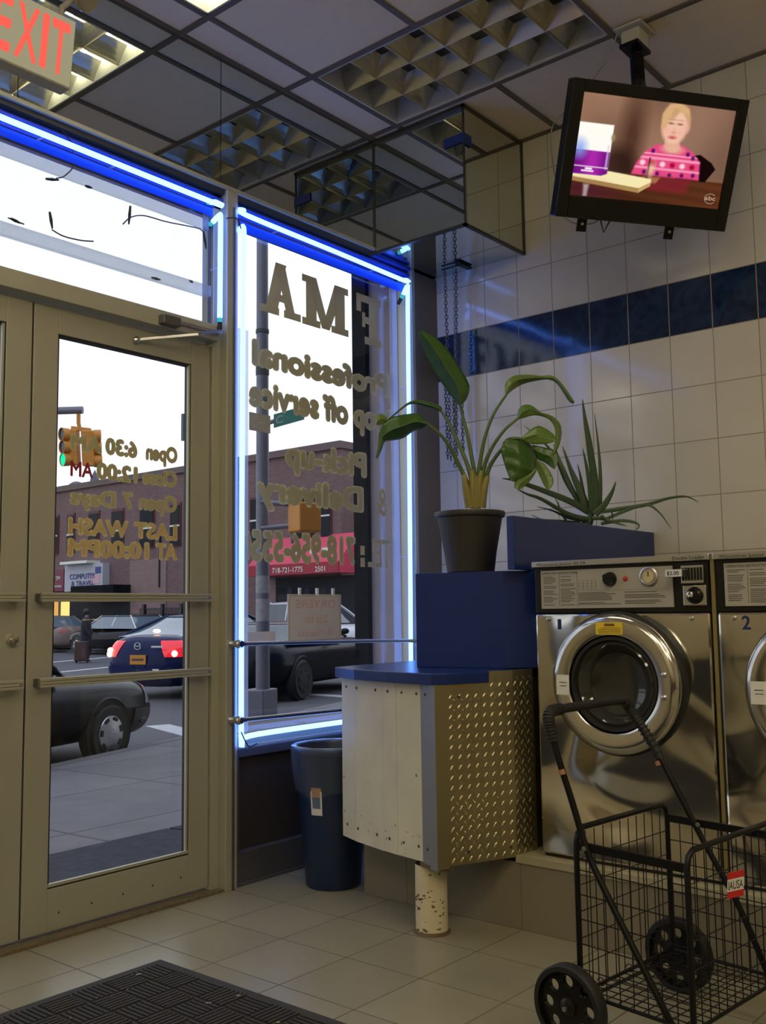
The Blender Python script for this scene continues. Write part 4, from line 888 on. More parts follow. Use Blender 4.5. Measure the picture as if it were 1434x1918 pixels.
# support pipe
pp = thing('support_pipe', (2.757, 2.118, 0), 'short white painted pipe post under the counter with chipped paint', 'post')
obj('pipe', MB().lathe((2.757, 2.118, 0), (0, 0, 1), [(.055, .004), (.0545, .226)], 32), M_pipe, pp, smooth=True)
obj('rust_ring', MB().lathe((2.757, 2.118, 0), (0, 0, 1), [(.064, 0), (.061, .006), (.0555, .010), (.0555, .0)], 32), M_rust, pp, smooth=True)
b = MB(); rnd = random.Random(5)
for i in range(46):
    a = PI+.0+rnd.uniform(-.9, 1.5); z = rnd.choice([rnd.uniform(.008, .025), rnd.uniform(.08, .15), rnd.uniform(.03, .21)]); ww = rnd.uniform(.002, .010)
    c = Vector((2.757+.0552*math.cos(a), 2.118+.0552*math.sin(a), z)); tg = Vector((-math.sin(a), math.cos(a), 0)); nn_ = Vector((math.cos(a), math.sin(a), 0))
    b.obox(c, tg*ww*.7, nn_*.0006, Vector((0, 0, 1))*rnd.uniform(.001, .003))
obj('paint_chips', b, M_rust, pp)

# ------------------------------------------------------------------ rubbish bin with liner
bn = thing('rubbish_bin', (2.985, 2.785, 0), 'round dark blue rubbish bin with a clear liner beside the counter', 'bin')
c = (2.985, 2.785, 0)
obj('bin_body', MB().lathe(c, (0, 0, 1), [(0, .004), (.104, .0), (.110, .01), (.150, .52), (.158, .522), (.160, .538), (.156, .546), (.150, .546), (.146, .535), (.106, .02), (0, .02)], 48), M_bin, bn, smooth=True)
P = []
for i in range(9):
    row = []
    for k in range(65):
        a = 2*PI*k/64; z = [.30, .52, .551, .553, .551, .535, .48, .42, .372][i]; r = [.10, .138, .147, .158, .165, .167, .161, .156, .150][i]+.0025*math.sin(a*9+i)+.002*math.sin(a*17+2*i)*(i > 5)
        z += (.012*math.sin(a*3+1)+.006*math.sin(a*7)) if i == 8 else 0
        row.append(Vector((c[0]+r*math.cos(a), c[1]+r*math.sin(a), z)))
    P.append(row)
obj('liner', MB().grid(P), M_bag, bn, smooth=True, fixn=False)
# sticker wrapped on the side facing the room
def curved(a0, a1, za, zb, r0, r1, m, nm):
    P = []
    for i in range(5):
        z = za+(zb-za)*i/4; r = .1105+(z-.01)/.51*.0395+.0012
        P.append([Vector((c[0]+r*math.cos(a0+(a1-a0)*k/6), c[1]+r*math.sin(a0+(a1-a0)*k/6), z)) for k in range(7)])
    return obj(nm, MB().grid(P), m, bn, smooth=True, fixn=False)
curved(3.22, 3.58, .292, .318, 0, 0, M_white, 'sticker_lower_band'); curved(3.27, 3.53, .318, .362, 0, 0, mat('sticker_blue_grey', (.10, .16, .26), .5), 'sticker_picture'); curved(3.22, 3.27, .318, .385, 0, 0, M_white, 'sticker_edge'); curved(3.53, 3.58, .318, .385, 0, 0, M_white, 'sticker_edge'); curved(3.25, 3.56, .362, .398, 0, 0, mat('sticker_orange', (.5, .27, .15), .5), 'sticker_top_band')

# ------------------------------------------------------------------ door mat
mtb = MB(); mx0, mx1, my0, my1 = .62, 2.004, .95, 2.612
mtb.box(mx0, mx1, my0, my1, .001, .008)
bs_ = .104
ni = int((mx1-mx0-.06)/bs_); nj = int((my1-my0-.06)/bs_)
for i in range(ni):
    for j in range(nj):
        xa = mx1-.03-(i+1)*bs_; ya_ = my1-.03-(j+1)*bs_
        for k in range(6):
            o_ = .008+k*.0165
            if (i+j) % 2: mtb.box(xa+.004, xa+bs_-.004, ya_+o_, ya_+o_+.009, .008, .013)
            else: mtb.box(xa+o_, xa+o_+.009, ya_+.004, ya_+bs_-.004, .008, .013)
tag(obj('door_mat', mtb, M_matr), 'charcoal ribbed rubber door mat on the tiled floor', 'mat')
b = MB(); rnd = random.Random(3)
for i in range(14):
    x, y = rnd.uniform(1.3, 1.97), rnd.uniform(1.9, 2.55); b.obox((x, y, .0142), (rnd.uniform(.002, .008), rnd.uniform(-.006, .006), 0), (.0015, .001, 0), (0, 0, .0008))
lt = obj('paper_scraps', b, M_paper); tag(lt, 'tiny scraps of litter scattered on the door mat', 'litter'); lt['kind'] = 'stuff'

# ------------------------------------------------------------------ potted bird of paradise
PC = Vector((3.10, 2.165, 1.2222)); DP0 = 3.78
pl = thing('potted_plant', PC, 'potted bird of paradise with broad drooping leaves on the blue box', 'potted plant')
ph = .232
obj('pot', MB().lathe(PC, (0, 0, 1), [(0, .002), (.084, 0), (.090, .004), (.100, .08), (.120, ph-.045), (.124, ph-.022), (.133, ph-.020), (.136, ph-.010), (.134, ph), (.127, ph), (.122, ph-.02), (.110, ph-.05)], 48), M_pot, pl, smooth=True)
obj('soil', MB().lathe(PC, (0, 0, 1), [(.114, ph-.045), (.06, ph-.03), (0, ph-.028)], 32), M_soil, pl, smooth=True)
def zx(x, y): return (680+.279*x, 600+.279*y)
def zp(x, y, d): return dp(*zx(x, y), DP0+d)
def resamp(pts, n):
    P = [Vector((p[0], p[1], 0)) for p in pts]; L = [0]
    for a, b in zip(P, P[1:]): L.append(L[-1]+(b-a).length)
    out = []
    for i in range(n):
        t = L[-1]*i/(n-1); k = 0
        while k < len(L)-2 and L[k+1] < t: k += 1
        f = (t-L[k])/max(1e-9, L[k+1]-L[k]); q = P[k]+(P[k+1]-P[k])*min(1, f); out.append((q.x, q.y))
    return out
def leaf(name, par, le, re, d0, d1, fold, m, n=22, mrib=.5, zf=zp, droop=.0, twist=0.):
    le = resamp([(p.x, p.y) for p in smoothpts([(a, b, 0) for a, b in le], 4)], n); re = resamp([(p.x, p.y) for p in smoothpts([(a, b, 0) for a, b in re], 4)], n); P = []
    for i in range(n):
        t = i/(n-1); row = []
        for k in range(9):
            s = k/8; x = le[i][0]*(1-s)+re[i][0]*s; y = le[i][1]*(1-s)+re[i][1]*s
            w_ = math.hypot(le[i][0]-re[i][0], le[i][1]-re[i][1])/180
            d = d0+(d1-d0)*t+fold*abs(s-mrib)*2*w_-fold*.4*w_+twist*(s-.5)*w_+.004*math.sin(t*28)*w_+droop*math.sin(t*PI)
            row.append(zf(x, y, d))
        P.append(row)
    o = obj(name, MB().grid(P), m, par, smooth=True, solid=.0012)
    o.data.shade_smooth()
    rib = [P[i][4] for i in range(0, n)]
    obj('midrib', MB().tube([r for r in rib], [.0032*(1-.8*i/(n-1)) for i in range(n)], 6), M_stem, o, smooth=True)
    return o
def stem(pts, r0, r1, m=M_stem, nm='stem'):
    P = smoothpts([zp(*p) for p in pts], 5); n = len(P)
    return obj(nm, MB().tube(P, [r0+(r1-r0)*i/(n-1) for i in range(n)], 10), m, pl, smooth=True)
leaf('leaf_blade', pl, [(650, 578), (600, 520), (520, 410), (450, 290), (400, 180), (370, 90), (380, 64)], [(650, 578), (692, 530), (713, 440), (655, 330), (575, 210), (480, 112), (380, 64)], .02, -.06, .05, M_leaf)
stem([(752, 1150, 0), (745, 1020, 0), (705, 800, .01), (672, 660, .02), (648, 570, .02)], .010, .0045)
leaf('leaf_blade', pl, [(955, 505), (952, 430), (1000, 376), (1100, 365), (1200, 374), (1262, 368), (1315, 405), (1372, 480), (1418, 548)], [(958, 508), (1010, 462), (1080, 425), (1180, 402), (1250, 398), (1300, 425), (1345, 490), (1380, 545), (1410, 560)], .0, .06, .04, M_leaf_y, twist=.06)
stem([(770, 1150, 0), (778, 1000, 0), (812, 800, 0), (875, 630, 0), (960, 500, 0)], .010, .0045)
leaf('leaf_blade', pl, [(1038, 662), (1038, 600), (1080, 566), (1132, 573), (1190, 618), (1262, 640), (1318, 690), (1331, 760), (1312, 850), (1272, 905)], [(1042, 664), (1080, 655), (1140, 638), (1200, 645), (1250, 668), (1283, 720), (1288, 790), (1278, 860), (1268, 903)], -.02, -.08, .04, M_leaf_y, twist=-.05)
stem([(790, 1150, 0), (805, 1010, 0), (850, 880, -.01), (940, 745, -.02), (1042, 655, -.02)], .010, .0045)
# split drooping leaf: five torn lobes of one blade
for le, re, m, tw_ in (([(1010, 782), (950, 800), (925, 870), (945, 960), (985, 1068), (1000, 1085)], [(1060, 790), (1120, 830), (1160, 900), (1168, 1000), (1100, 1050), (1000, 1085)], M_leaf, .04),
                  ([(1060, 790), (1130, 730), (1190, 710), (1285, 772), (1290, 812)], [(1070, 800), (1120, 828), (1180, 832), (1240, 828), (1290, 812)], M_leaf_y, -.03),
                  ([(1130, 835), (1200, 850), (1300, 880), (1308, 940), (1285, 1002)], [(1150, 880), (1170, 930), (1220, 955), (1260, 985), (1285, 1002)], M_leaf, .03),
                  ([(1160, 940), (1215, 965), (1270, 1050), (1272, 1105), (1242, 1142)], [(1160, 940), (1170, 1010), (1195, 1070), (1220, 1120), (1242, 1142)], M_leaf_y, .02),
                  ([(1165, 985), (1110, 1035), (1030, 1075), (1012, 1110), (1040, 1145)], [(1165, 1005), (1140, 1050), (1100, 1100), (1060, 1130), (1040, 1145)], M_leaf_y, .02)):
    leaf('leaf_lobe', pl, le, re, -.04, -.08, .02, m, 14, twist=tw_)
stem([(810, 1150, 0), (830, 1040, 0), (860, 960, -.01), (930, 865, -.03), (1010, 795, -.05), (1080, 800, -.065)], .010, .0045)
leaf('leaf_blade', pl, [(425, 695), (375, 628), (270, 633), (180, 655), (138, 690), (108, 745), (100, 830), (85, 925)], [(425, 700), (400, 725), (340, 742), (270, 790), (200, 806), (145, 815), (125, 865), (95, 928)], -.04, -.12, .05, M_leaf, twist=.05)
leaf('leaf_lobe', pl, [(155, 690), (120, 700), (92, 702), (90, 690)], [(158, 655), (120, 626), (95, 638), (88, 690)], -.10, -.12, .02, M_leaf_y, 8)
stem([(725, 1150, 0), (672, 1035, 0), (600, 885, -.01), (520, 770, -.03), (410, 678, -.04)], .010, .0045)
leaf('leaf_blade', pl, [(528, 612), (525, 580), (450, 550), (360, 536), (305, 548), (240, 598), (170, 658), (140, 690)], [(525, 615), (480, 600), (400, 575), (340, 560), (300, 570), (250, 605), (190, 655), (142, 696)], .05, .0, .03, M_leaf, twist=.06)
stem([(738, 1150, 0), (712, 1010, 0), (650, 850, .02), (585, 710, .04), (523, 608, .05)], .010, .0045)
for a, b_, c_ in (((718, 1255), (690, 1130), (675, 1035)), ((735, 1250), (735, 1100), (730, 1005)), ((770, 1250), (775, 1120), (790, 1010)), ((788, 1255), (810, 1130), (832, 1045)), ((752, 1262), (755, 1140), (748, 1040))):
    P = smoothpts([zp(*a, 0), zp(*b_, -.005), zp(*c_, 0)], 5); n = len(P)
    obj('sheath', MB().tube(P, [.021-.012*i/(n-1) for i in range(n)], 10), M_sheath, pl, smooth=True)

# ------------------------------------------------------------------ aloe
AD = 4.17
al = thing('aloe_plant', (3.66, 2.13, 1.2222), 'spiky potted aloe with long arching leaves behind the blue board', 'potted plant')
ac = Vector((3.66, 2.13, 1.2222))
obj('pot', MB().lathe(ac, (0, 0, 1), [(0, .002), (.07, 0), (.076, .01), (.098, .145), (.104, .148), (.105, .160), (.098, .160), (.09, .13)], 32), M_pot, al, smooth=True)
obj('soil', MB().lathe(ac, (0, 0, 1), [(.094, .135), (0, .145)], 24), M_soil, al, smooth=True)
def yx(x, y): return (930+.279*x, 720+.279*y)
def spike(pts, w0, dd=0., d_end=0.):
    P2 = smoothpts([(x, y, 0) for x, y in pts], 6); n = len(P2); b = MB(); rows = []
    for i, q in enumerate(P2):
        t = i/(n-1); px_, py_ = yx(q.x, q.y); c = dp(px_, py_, AD+dd+(d_end-dd)*t)
        a = P2[min(i+1, n-1)]-P2[max(i-1, 0)]; tx, ty_ = a.x, a.y; l = math.hypot(tx, ty_) or 1; nx, ny = -ty_/l, tx/l
        wr = w0*.279/2*(1-t)**.75*(.8+.9*t*(1-t))/FPX*AD+.0006
        side = R1*nx-U1*ny; side.normalize(); back = FWD
        rows.append([c+side*wr, c+side*wr*.5+back*wr*.45, c+back*wr*.6, c-side*wr*.5+back*wr*.45, c-side*wr, c-side*wr*.5-back*wr*.25, c-back*wr*.2, c+side*wr*.5-back*wr*.25, c+side*wr])
    b.grid(rows); obj('leaf_spike', b, M_aloe, al, smooth=True)
for pts, w0, d0, d1 in (([(665, 860), (655, 650), (620, 400), (590, 220), (575, 98)], 66, 0, .0), ([(690, 860), (695, 650), (685, 450), (655, 192)], 34, .03, .06), ([(635, 850), (625, 700), (600, 540), (576, 428)], 40, -.02, -.03),
                        ([(600, 840), (575, 700), (560, 610), (541, 533)], 30, .02, .03), ([(610, 850), (560, 720), (500, 580), (440, 412)], 66, .0, .02), ([(580, 830), (470, 660), (400, 500), (320, 395), (183, 275)], 36, .04, .08), ([(590, 850), (510, 720), (440, 560), (405, 470), (380, 400)], 44, .02, .05),
                        ([(660, 870), (720, 810), (770, 730), (800, 650)], 56, -.02, -.03), ([(620, 860), (480, 780), (250, 690), (120, 645), (33, 631)], 50, -.02, -.12), ([(620, 905), (480, 870), (300, 770), (200, 735), (113, 688)], 36, -.03, -.10),
                        ([(600, 915), (480, 895), (380, 850), (268, 820)], 24, -.02, -.04), ([(640, 860), (800, 840), (1000, 808), (1150, 765), (1270, 753), (1356, 792)], 34, -.02, -.02), ([(720, 910), (860, 850), (1000, 808), (1090, 860), (1172, 972)], 26, -.03, -.05),
                        ([(700, 935), (830, 915), (920, 925), (955, 950), (922, 990)], 26, -.03, -.05), ([(470, 925), (430, 850), (410, 800), (388, 760)], 20, .05, .06), ([(640, 900), (700, 900), (800, 930), (870, 950)], 30, -.03, -.04), ([(560, 925), (420, 915), (300, 905), (233, 875)], 16, .0, .0), ([(700, 880), (730, 900), (745, 920)], 20, -.04, -.05), ([(770, 850), (778, 890), (772, 920)], 12, -.04, -.04)):
    spike(pts, w0, d0, d1)
obj('stalk', MB().tube([ac+Vector((0, 0, .13)), dp(*yx(625, 920), AD), dp(*yx(640, 850), AD)], [.022, .018, .012], 10), M_aloe, al, smooth=True)

# ------------------------------------------------------------------ folding shopping cart
kt = thing('shopping_cart', (2.47, 1.11, 0), 'black folding wire shopping cart with two large wheels in front of the washers', 'cart')
P1, P3, P2_, P4 = Vector((2.285, 1.290, 0)), Vector((2.732, 1.247, 0)), Vector((2.238, .978, 0)), Vector((2.684, .935, 0))
ZB, ZT = .125, .485
def Zv(z): return Vector((0, 0, z))
def hoop(a, b, zt, r=.0075, low=.10):
    d = (b-a).normalized(); k = .03
    pts = [a+Zv(low), a+Zv(.3), a+Zv(zt-.035), a+Zv(zt-.012)+d*.008, a+Zv(zt)+d*k, b+Zv(zt)-d*k, b+Zv(zt-.012)-d*.008, b+Zv(zt-.035), b+Zv(.3), b+Zv(low)]
    return MB().tube(pts, r, 10)
obj('rear_frame_hoop', hoop(P1, P3, .525), M_blackm, kt, smooth=True)
obj('front_frame_hoop', hoop(P2_, P4, .520, .0075, .02), M_blackm, kt, smooth=True)
for a, b_ in ((P1, P2_), (P3, P4)):
    o = obj('side_rail', MB().bar(a+Zv(ZT), b_+Zv(ZT-.002), .008, .020), M_blackm, kt)
    obj('lower_rail', MB().tube([a+Zv(ZB), b_+Zv(ZB)], .005, 8), M_blackm, kt, smooth=True)
for a, b_ in ((P1, P3), (P2_, P4)):
    obj('cross_rail', MB().tube([a+Zv(ZB), b_+Zv(ZB)], .005, 8), M_blackm, kt, smooth=True)
def wires(a, b_, nv, nh, za, zb, wav=0):
    m = MB()
    for i in range(1, nv):
        p = a+(b_-a)*(i/nv); m.tube([p+Zv(za), p+Zv((za+zb)/2)+Vector((wav*random.uniform(-1, 1), 0, 0)), p+Zv(zb)], .0015, 5)
    for j in range(1, nh+1):
        z = za+(zb-za)*j/(nh+1); m.tube([a+Zv(z), b_+Zv(z)], .0015, 5)
    return m
obj('wire_panel', wires(P1, P3, 11, 5, ZB, .515), M_blackm, kt, smooth=True)
obj('wire_panel', wires(P2_, P4, 11, 5, ZB, .51), M_blackm, kt, smooth=True)
obj('wire_panel', wires(P1, P2_, 8, 5, ZB, ZT), M_blackm, kt, smooth=True)
obj('wire_panel', wires(P3, P4, 8, 5, ZB, ZT), M_blackm, kt, smooth=True)
m = MB()
for i in range(1, 14): p, q = P1+(P3-P1)*(i/14), P2_+(P4-P2_)*(i/14); m.tube([p+Zv(ZB), q+Zv(ZB)], .0015, 5)
for i in range(1, 9): p, q = P1+(P2_-P1)*(i/9), P3+(P4-P3)*(i/9); m.tube([p+Zv(ZB), q+Zv(ZB)], .0015, 5)
obj('wire_floor', m, M_blackm, kt, smooth=True)
for f in (.2, .5, .8):
    c_ = P1+(P3-P1)*f+Zv(ZB+.004); obj('hinge_ring', MB().tube([c_+Vector((0, .010*math.cos(t*PI/5), .010*math.sin(t*PI/5))) for t in range(10)], .0014, 5), M_blackm, kt, smooth=True)
# handle
hl = [(2.258, 1.02, .085), (2.252, 1.06, .16), (2.268, 1.21, .40), (2.272, 1.255, .485), (2.268, 1.29, .60), (2.262, 1.325, .715), (2.262, 1.345, .79), (2.275, 1.349, .812), (2.31, 1.349, .818), (2.48, 1.345, .818), (2.63, 1.337, .818), (2.672, 1.332, .810), (2.690, 1.325, .785), (2.694, 1.262, .690), (2.698, 1.16, .50), (2.700, 1.128, .44), (2.70, 1.04, .285), (2.70, .975, .135), (2.70, .95, .08)]
hb = obj('handle_tube', MB().tube(smoothpts(hl, 4), .0085, 10), M_blackm, kt, smooth=True)
gp = smoothpts(hl[5:15], 5)
b = MB(); b.tube(gp[2:-4], .0125, 12)
gl_ = gp[2:-4]
for i in list(range(0, 14))+list(range(len(gl_)-14, len(gl_)-1)):
    t_ = (gl_[i+1]-gl_[i]).normalized()
    for h_ in (0, .5): b.lathe(gl_[i]+(gl_[i+1]-gl_[i])*h_, t_, [(.0125, -.001), (.0160, 0), (.0160, .003), (.0125, .004)], 12)
obj('rubber_grip', b, M_rubber, kt, smooth=True)
for q in (hl[5], hl[13]): obj('tape_patch', MB().tube([Vector(q)+Vector((0, -.012, -.042)), Vector(q)+Vector((0, -.016, -.054))], .0092, 10), mat('copper_scuff', (.35, .16, .08), .5), kt, smooth=True)
for q in ((2.262, 1.255, .485), (2.692, 1.14, .485)): obj('pivot_bolt', MB().lathe(q, (-1, -.2, 0), [(.006, 0), (.006, .004), (0, .005)], 10), M_steel, kt, smooth=True)
def wheel(cx, cyy, nm):
    axv = (P3-P1).normalized(); c_ = Vector((cx, cyy, .101)); R = .100
    o = obj('wheel', MB().lathe(c_, axv, [(R-.016, -.019), (R-.004, -.019), (R, -.014), (R, .014), (R-.004, .019), (R-.016, .019)], 48), M_rubber, kt, smooth=True)
    # disc with eight round holes
    v_ = Vector((0, 0, 1)); u_ = axv.cross(v_); b = MB(); n = 8
    hr, hc = .0150, .060
    for k in range(n):
        a0 = 2*PI*k/n; ac_ = a0
        hole = [(hc*math.cos(ac_)+hr*math.cos(t*PI/6), hc*math.sin(ac_)+hr*math.sin(t*PI/6)) for t in range(12)]
        # sector ring boundary sampled by direction from the hole centre
        outer = []
        for t in range(12):
            dx, dy = math.cos(t*PI/6), math.sin(t*PI/6); px_, py_ = hc*math.cos(ac_), hc*math.sin(ac_); s = 0
            while s < .06:
                s += .0005; x, y = px_+dx*s, py_+dy*s; r_ = math.hypot(x, y); an = (math.atan2(y, x)-ac_+PI) % (2*PI)-PI
                if r_ > R-.014 or r_ < .02 or abs(an) > PI/n: break
            outer.append((px_+dx*s, py_+dy*s))
        for t in range(12):
            t2 = (t+1) % 12
            for sd in (-.007, .007):
                vs = [b.bm.verts.new(c_+u_*p[0]+v_*p[1]+axv*sd) for p in (hole[t], outer[t], outer[t2], hole[t2])]; b.bm.faces.new(vs)
            vs = [b.bm.verts.new(c_+u_*p[0]+v_*p[1]+axv*sd) for p, sd in ((hole[t], -.007), (hole[t2], -.007), (hole[t2], .007), (hole[t], .007))]; b.bm.faces.new(vs)
        # corner fill between sectors
        for sgn in (-1, 1):
            an = ac_+sgn*PI/n; 
            for ra, rb in ((R-.030, R-.012), (.016, .034)):
                w_ = .011
                for sd in (-.007, .007):
                    d1_, d2_ = an-sgn*w_/ra*1.1, an
                    pts_ = [(ra, d2_), (rb, d2_), (rb, d1_), (ra, an)]
                    pts_ = [(ra, d2_), (rb, d1_), (rb, d2_)] if ra > .04 else [(ra, d1_), (rb, d2_), (ra, d2_)]
                    vs = [b.bm.verts.new(c_+u_*r_*math.cos(q)+v_*r_*math.sin(q)+axv*sd) for r_, q in pts_]; b.bm.faces.new(vs)
    obj('wheel_disc', b, M_blackp, o, fixn=True)
    obj('hub', MB().lathe(c_, axv, [(0, -.02), (.008, -.02), (.022, -.012), (.022, .012), (.008, .02), (0, .02)], 20), M_blackp, o, smooth=True)
    obj('axle_nut', MB().lathe(c_, -axv, [(.006, .02), (.006, .026), (0, .027)], 10), M_steel, o, smooth=True)
wheel(2.250, 1.302, 'near'); wheel(2.768, 1.245, 'far')
obj('axle', MB().tube([(2.25, 1.302, .101), (2.768, 1.245, .101)], .005, 8), M_blackm, kt, smooth=True)
for pz in (P2_, P4):
    c_ = pz+Vector((.0, -.01, .028)); w_ = obj('front_caster', MB().lathe(c_, (P3-P1), [(0, -.008), (.026, -.008), (.028, 0), (.026, .008), (0, .008)], 20), M_rubber, kt, smooth=True)
# enamel tag on the basket
pc = at(1377, 1656, 1, .925); hx = (Vector((.643, -.766, 0))*.98+Vector((0, 0, .2))).normalized(); hz = Vector((.0, -.08, 1)).normalized(); hn = hx.cross(hz).normalized()
plq = obj('maker_plate', MB().obox(pc, hx*.020, hn*.0008, hz*.030), M_white, kt)
obj('plate_band', MB().obox(pc+hz*.0225+hn*.0006, hx*.0203, hn*.001, hz*.0078).obox(pc-hz*.0225+hn*.0006, hx*.0203, hn*.001, hz*.0078), M_red, plq)
obj('lettering', text_bm('IAUSA', pc-hx*.018-hz*.011+hn*.0012, hx, hz, .036, .021, .02, .0004, True), M_inkdk, plq)

# ------------------------------------------------------------------ street outside
TH = math.radians(18); SU = Vector((math.cos(TH), math.sin(TH), 0)); SV = Vector((-math.sin(TH), math.cos(TH), 0))
ZS, ZR, ZK = -.03, -.36, -.21
K0 = at(95, 1438, 2, ZK); K0.z = 0                   # a point on the kerb line
def sp(u, v, z=0): q = K0+SU*u+SV*v; return Vector((q.x, q.y, z))
b = MB(); a0, a1 = sp(-14, 0, ZK), sp(16, 0, ZK)
b.prism([tuple(a0), tuple(a1), (17, 3.16, ZS), (-10, 3.16, ZS)], (0, 0, -.25))
struct(obj('sidewalk', b, M_conc))
b = MB(); b.hexa([sp(-14, -.001, ZR), sp(14, -.001, ZR), sp(14, .16, ZR), sp(-14, .16, ZR), sp(-14, -.001, ZK+.003), sp(14, -.001, ZK+.003), sp(14, .15, ZK-.002), sp(-14, .15, ZK-.002)])
struct(obj('kerb', b, M_kerb))
struct(obj('roadway', SB(-60, 130, 3.3, 160, ZR-.1, ZR), M_asph))
def stripe(a, b_, w_):
    a = Vector((a.x, a.y, ZR+.004)); b_ = Vector((b_.x, b_.y, ZR+.004)); return MB().bar(a, b_, w_, .006)
gp_ = lambda x, y: at(x, y, 2, ZR)
tag(obj('road_line', stripe(gp_(60, 1244), gp_(225, 1229.5), .28), M_paint), 'far white crosswalk line behind the crossing person', 'road marking')
tag(obj('road_line', stripe(gp_(105, 1260), gp_(300, 1240), .25), M_paint), 'nearer white crosswalk line left of the dark blue sedan', 'road marking')
tag(obj('road_line', stripe(gp_(295, 1359), gp_(420, 1391), .32), M_paint), 'white stop line on the road ahead of the parked black car', 'road marking')
tag(obj('road_line', stripe(gp_(565, 1300), gp_(660, 1306), .3), M_paint), 'white road line seen through the display window', 'road marking')
# cellar hatch plates in the sidewalk
b = MB(); pts = [at(88, 1583, 2, ZS+.004), at(356, 1537, 2, ZS+.004), at(356, 1606, 2, ZS+.004), at(88, 1672, 2, ZS+.004)]
zsl = lambda x, y: (lambda yk: ZS+(ZK-ZS)*(y-3.16)/(yk-3.16))(K0.y+(x-K0.x)*math.tan(TH))
b.prism([(x, y, zsl(x, y)+.002) for x, y in ((1.9, 3.40), (3.45, 3.40), (3.45, 4.45), (1.9, 4.45))], (0, 0, .012)) 
hp = thing('cellar_hatch', (2.9, 3.8, ZS), 'dark steel tread plates of a cellar hatch set in the sidewalk', 'hatch')
obj('hatch_plate', b, M_grate, hp)
obj('hatch_plate', MB().prism([(x, y, zsl(x, y)+.002) for x, y in ((3.47, 3.40), (4.9, 3.40), (4.9, 4.45), (3.47, 4.45))], (0, 0, .012)), M_grate, hp)
obj('hatch_handle', MB().tube(smoothpts([(3.22, 3.98, zsl(3.2, 4)+.016), (3.28, 4.0, zsl(3.2, 4)+.026), (3.34, 3.98, zsl(3.2, 4)+.016)], 5), .005, 6), M_steel, hp)
# outside return wall and gate track
struct(obj('wall_outside_return', SB(3.93, 5.2, 3.16, 3.375, ZS-.2, 4.2), M_stonew))
struct(obj('wall_outside_facade', SB(.0, .92, 3.16, 3.375, ZS, 4.2), M_stonew))
struct(obj('trim_gate_track', SB(3.90, 3.97, 3.375, 3.47, ZS-.2, 4.2), M_darkout))
M_row = mat('dark_row_facade', (.10, .085, .085), .85, 0, .15, 3)
struct(obj('wall_outside_upper', SB(-25, 22, 3.2, 3.375, 4.2, 9.5), M_row))
struct(obj('wall_outside_right', SB(5.2, 22, 3.2, 3.36, ZS-.2, 4.2), M_row))
struct(obj('wall_outside_left', SB(-25, 0, 3.2, 3.375, ZS-.2, 4.2), M_row))
struct(obj('trim_gate_hood', SB(0, 5.2, 3.2, 3.375, 2.86, 4.2), M_row))

# ---- vehicles
def wheel_car(par, x, y, R, side, detail, rimc):
    c_ = Vector((x, y, R)); ax = Vector((0, side, 0))
    t = obj('tyre', MB().lathe(c_, ax, [(R*.62, -.08), (R*.9, -.09), (R, -.07), (R, .07), (R*.93, .095), (R*.64, .09)], 36), M_rubber, par, smooth=True, local=True)
    h = MB(); h.lathe(c_, ax, [(R*.64, .088), (R*.62, .098), (R*.5, .10), (R*.2, .108), (0, .112)], 36)
    ho = obj('hubcap', h, rimc, t, smooth=True, local=True)
    s = MB(); n = 7
    for k in range(n):
        a = 2*PI*k/n+.3
        for rr, w_ in ((R*.53, R*.075),):
            q = c_+Vector((math.cos(a)*rr, side*.105, math.sin(a)*rr)); r_ = Vector((math.cos(a), 0, math.sin(a))); tt = Vector((-math.sin(a), 0, math.cos(a)))
            s.obox(q, r_*R*.05, Vector((0, .004, 0)), tt*w_*1.4)
    obj('hubcap_slots', s, M_gasket, ho, local=True)
    if detail:
        for k in range(5):
            a = 2*PI*k/5; s2 = MB().lathe(c_+Vector((math.cos(a)*R*.17, side*.106, math.sin(a)*R*.17)), ax, [(.008, 0), (.006, .008), (0, .01)], 8); obj('hub_bolt', s2, M_steel, ho, smooth=True, local=True)
t_lens = [None]
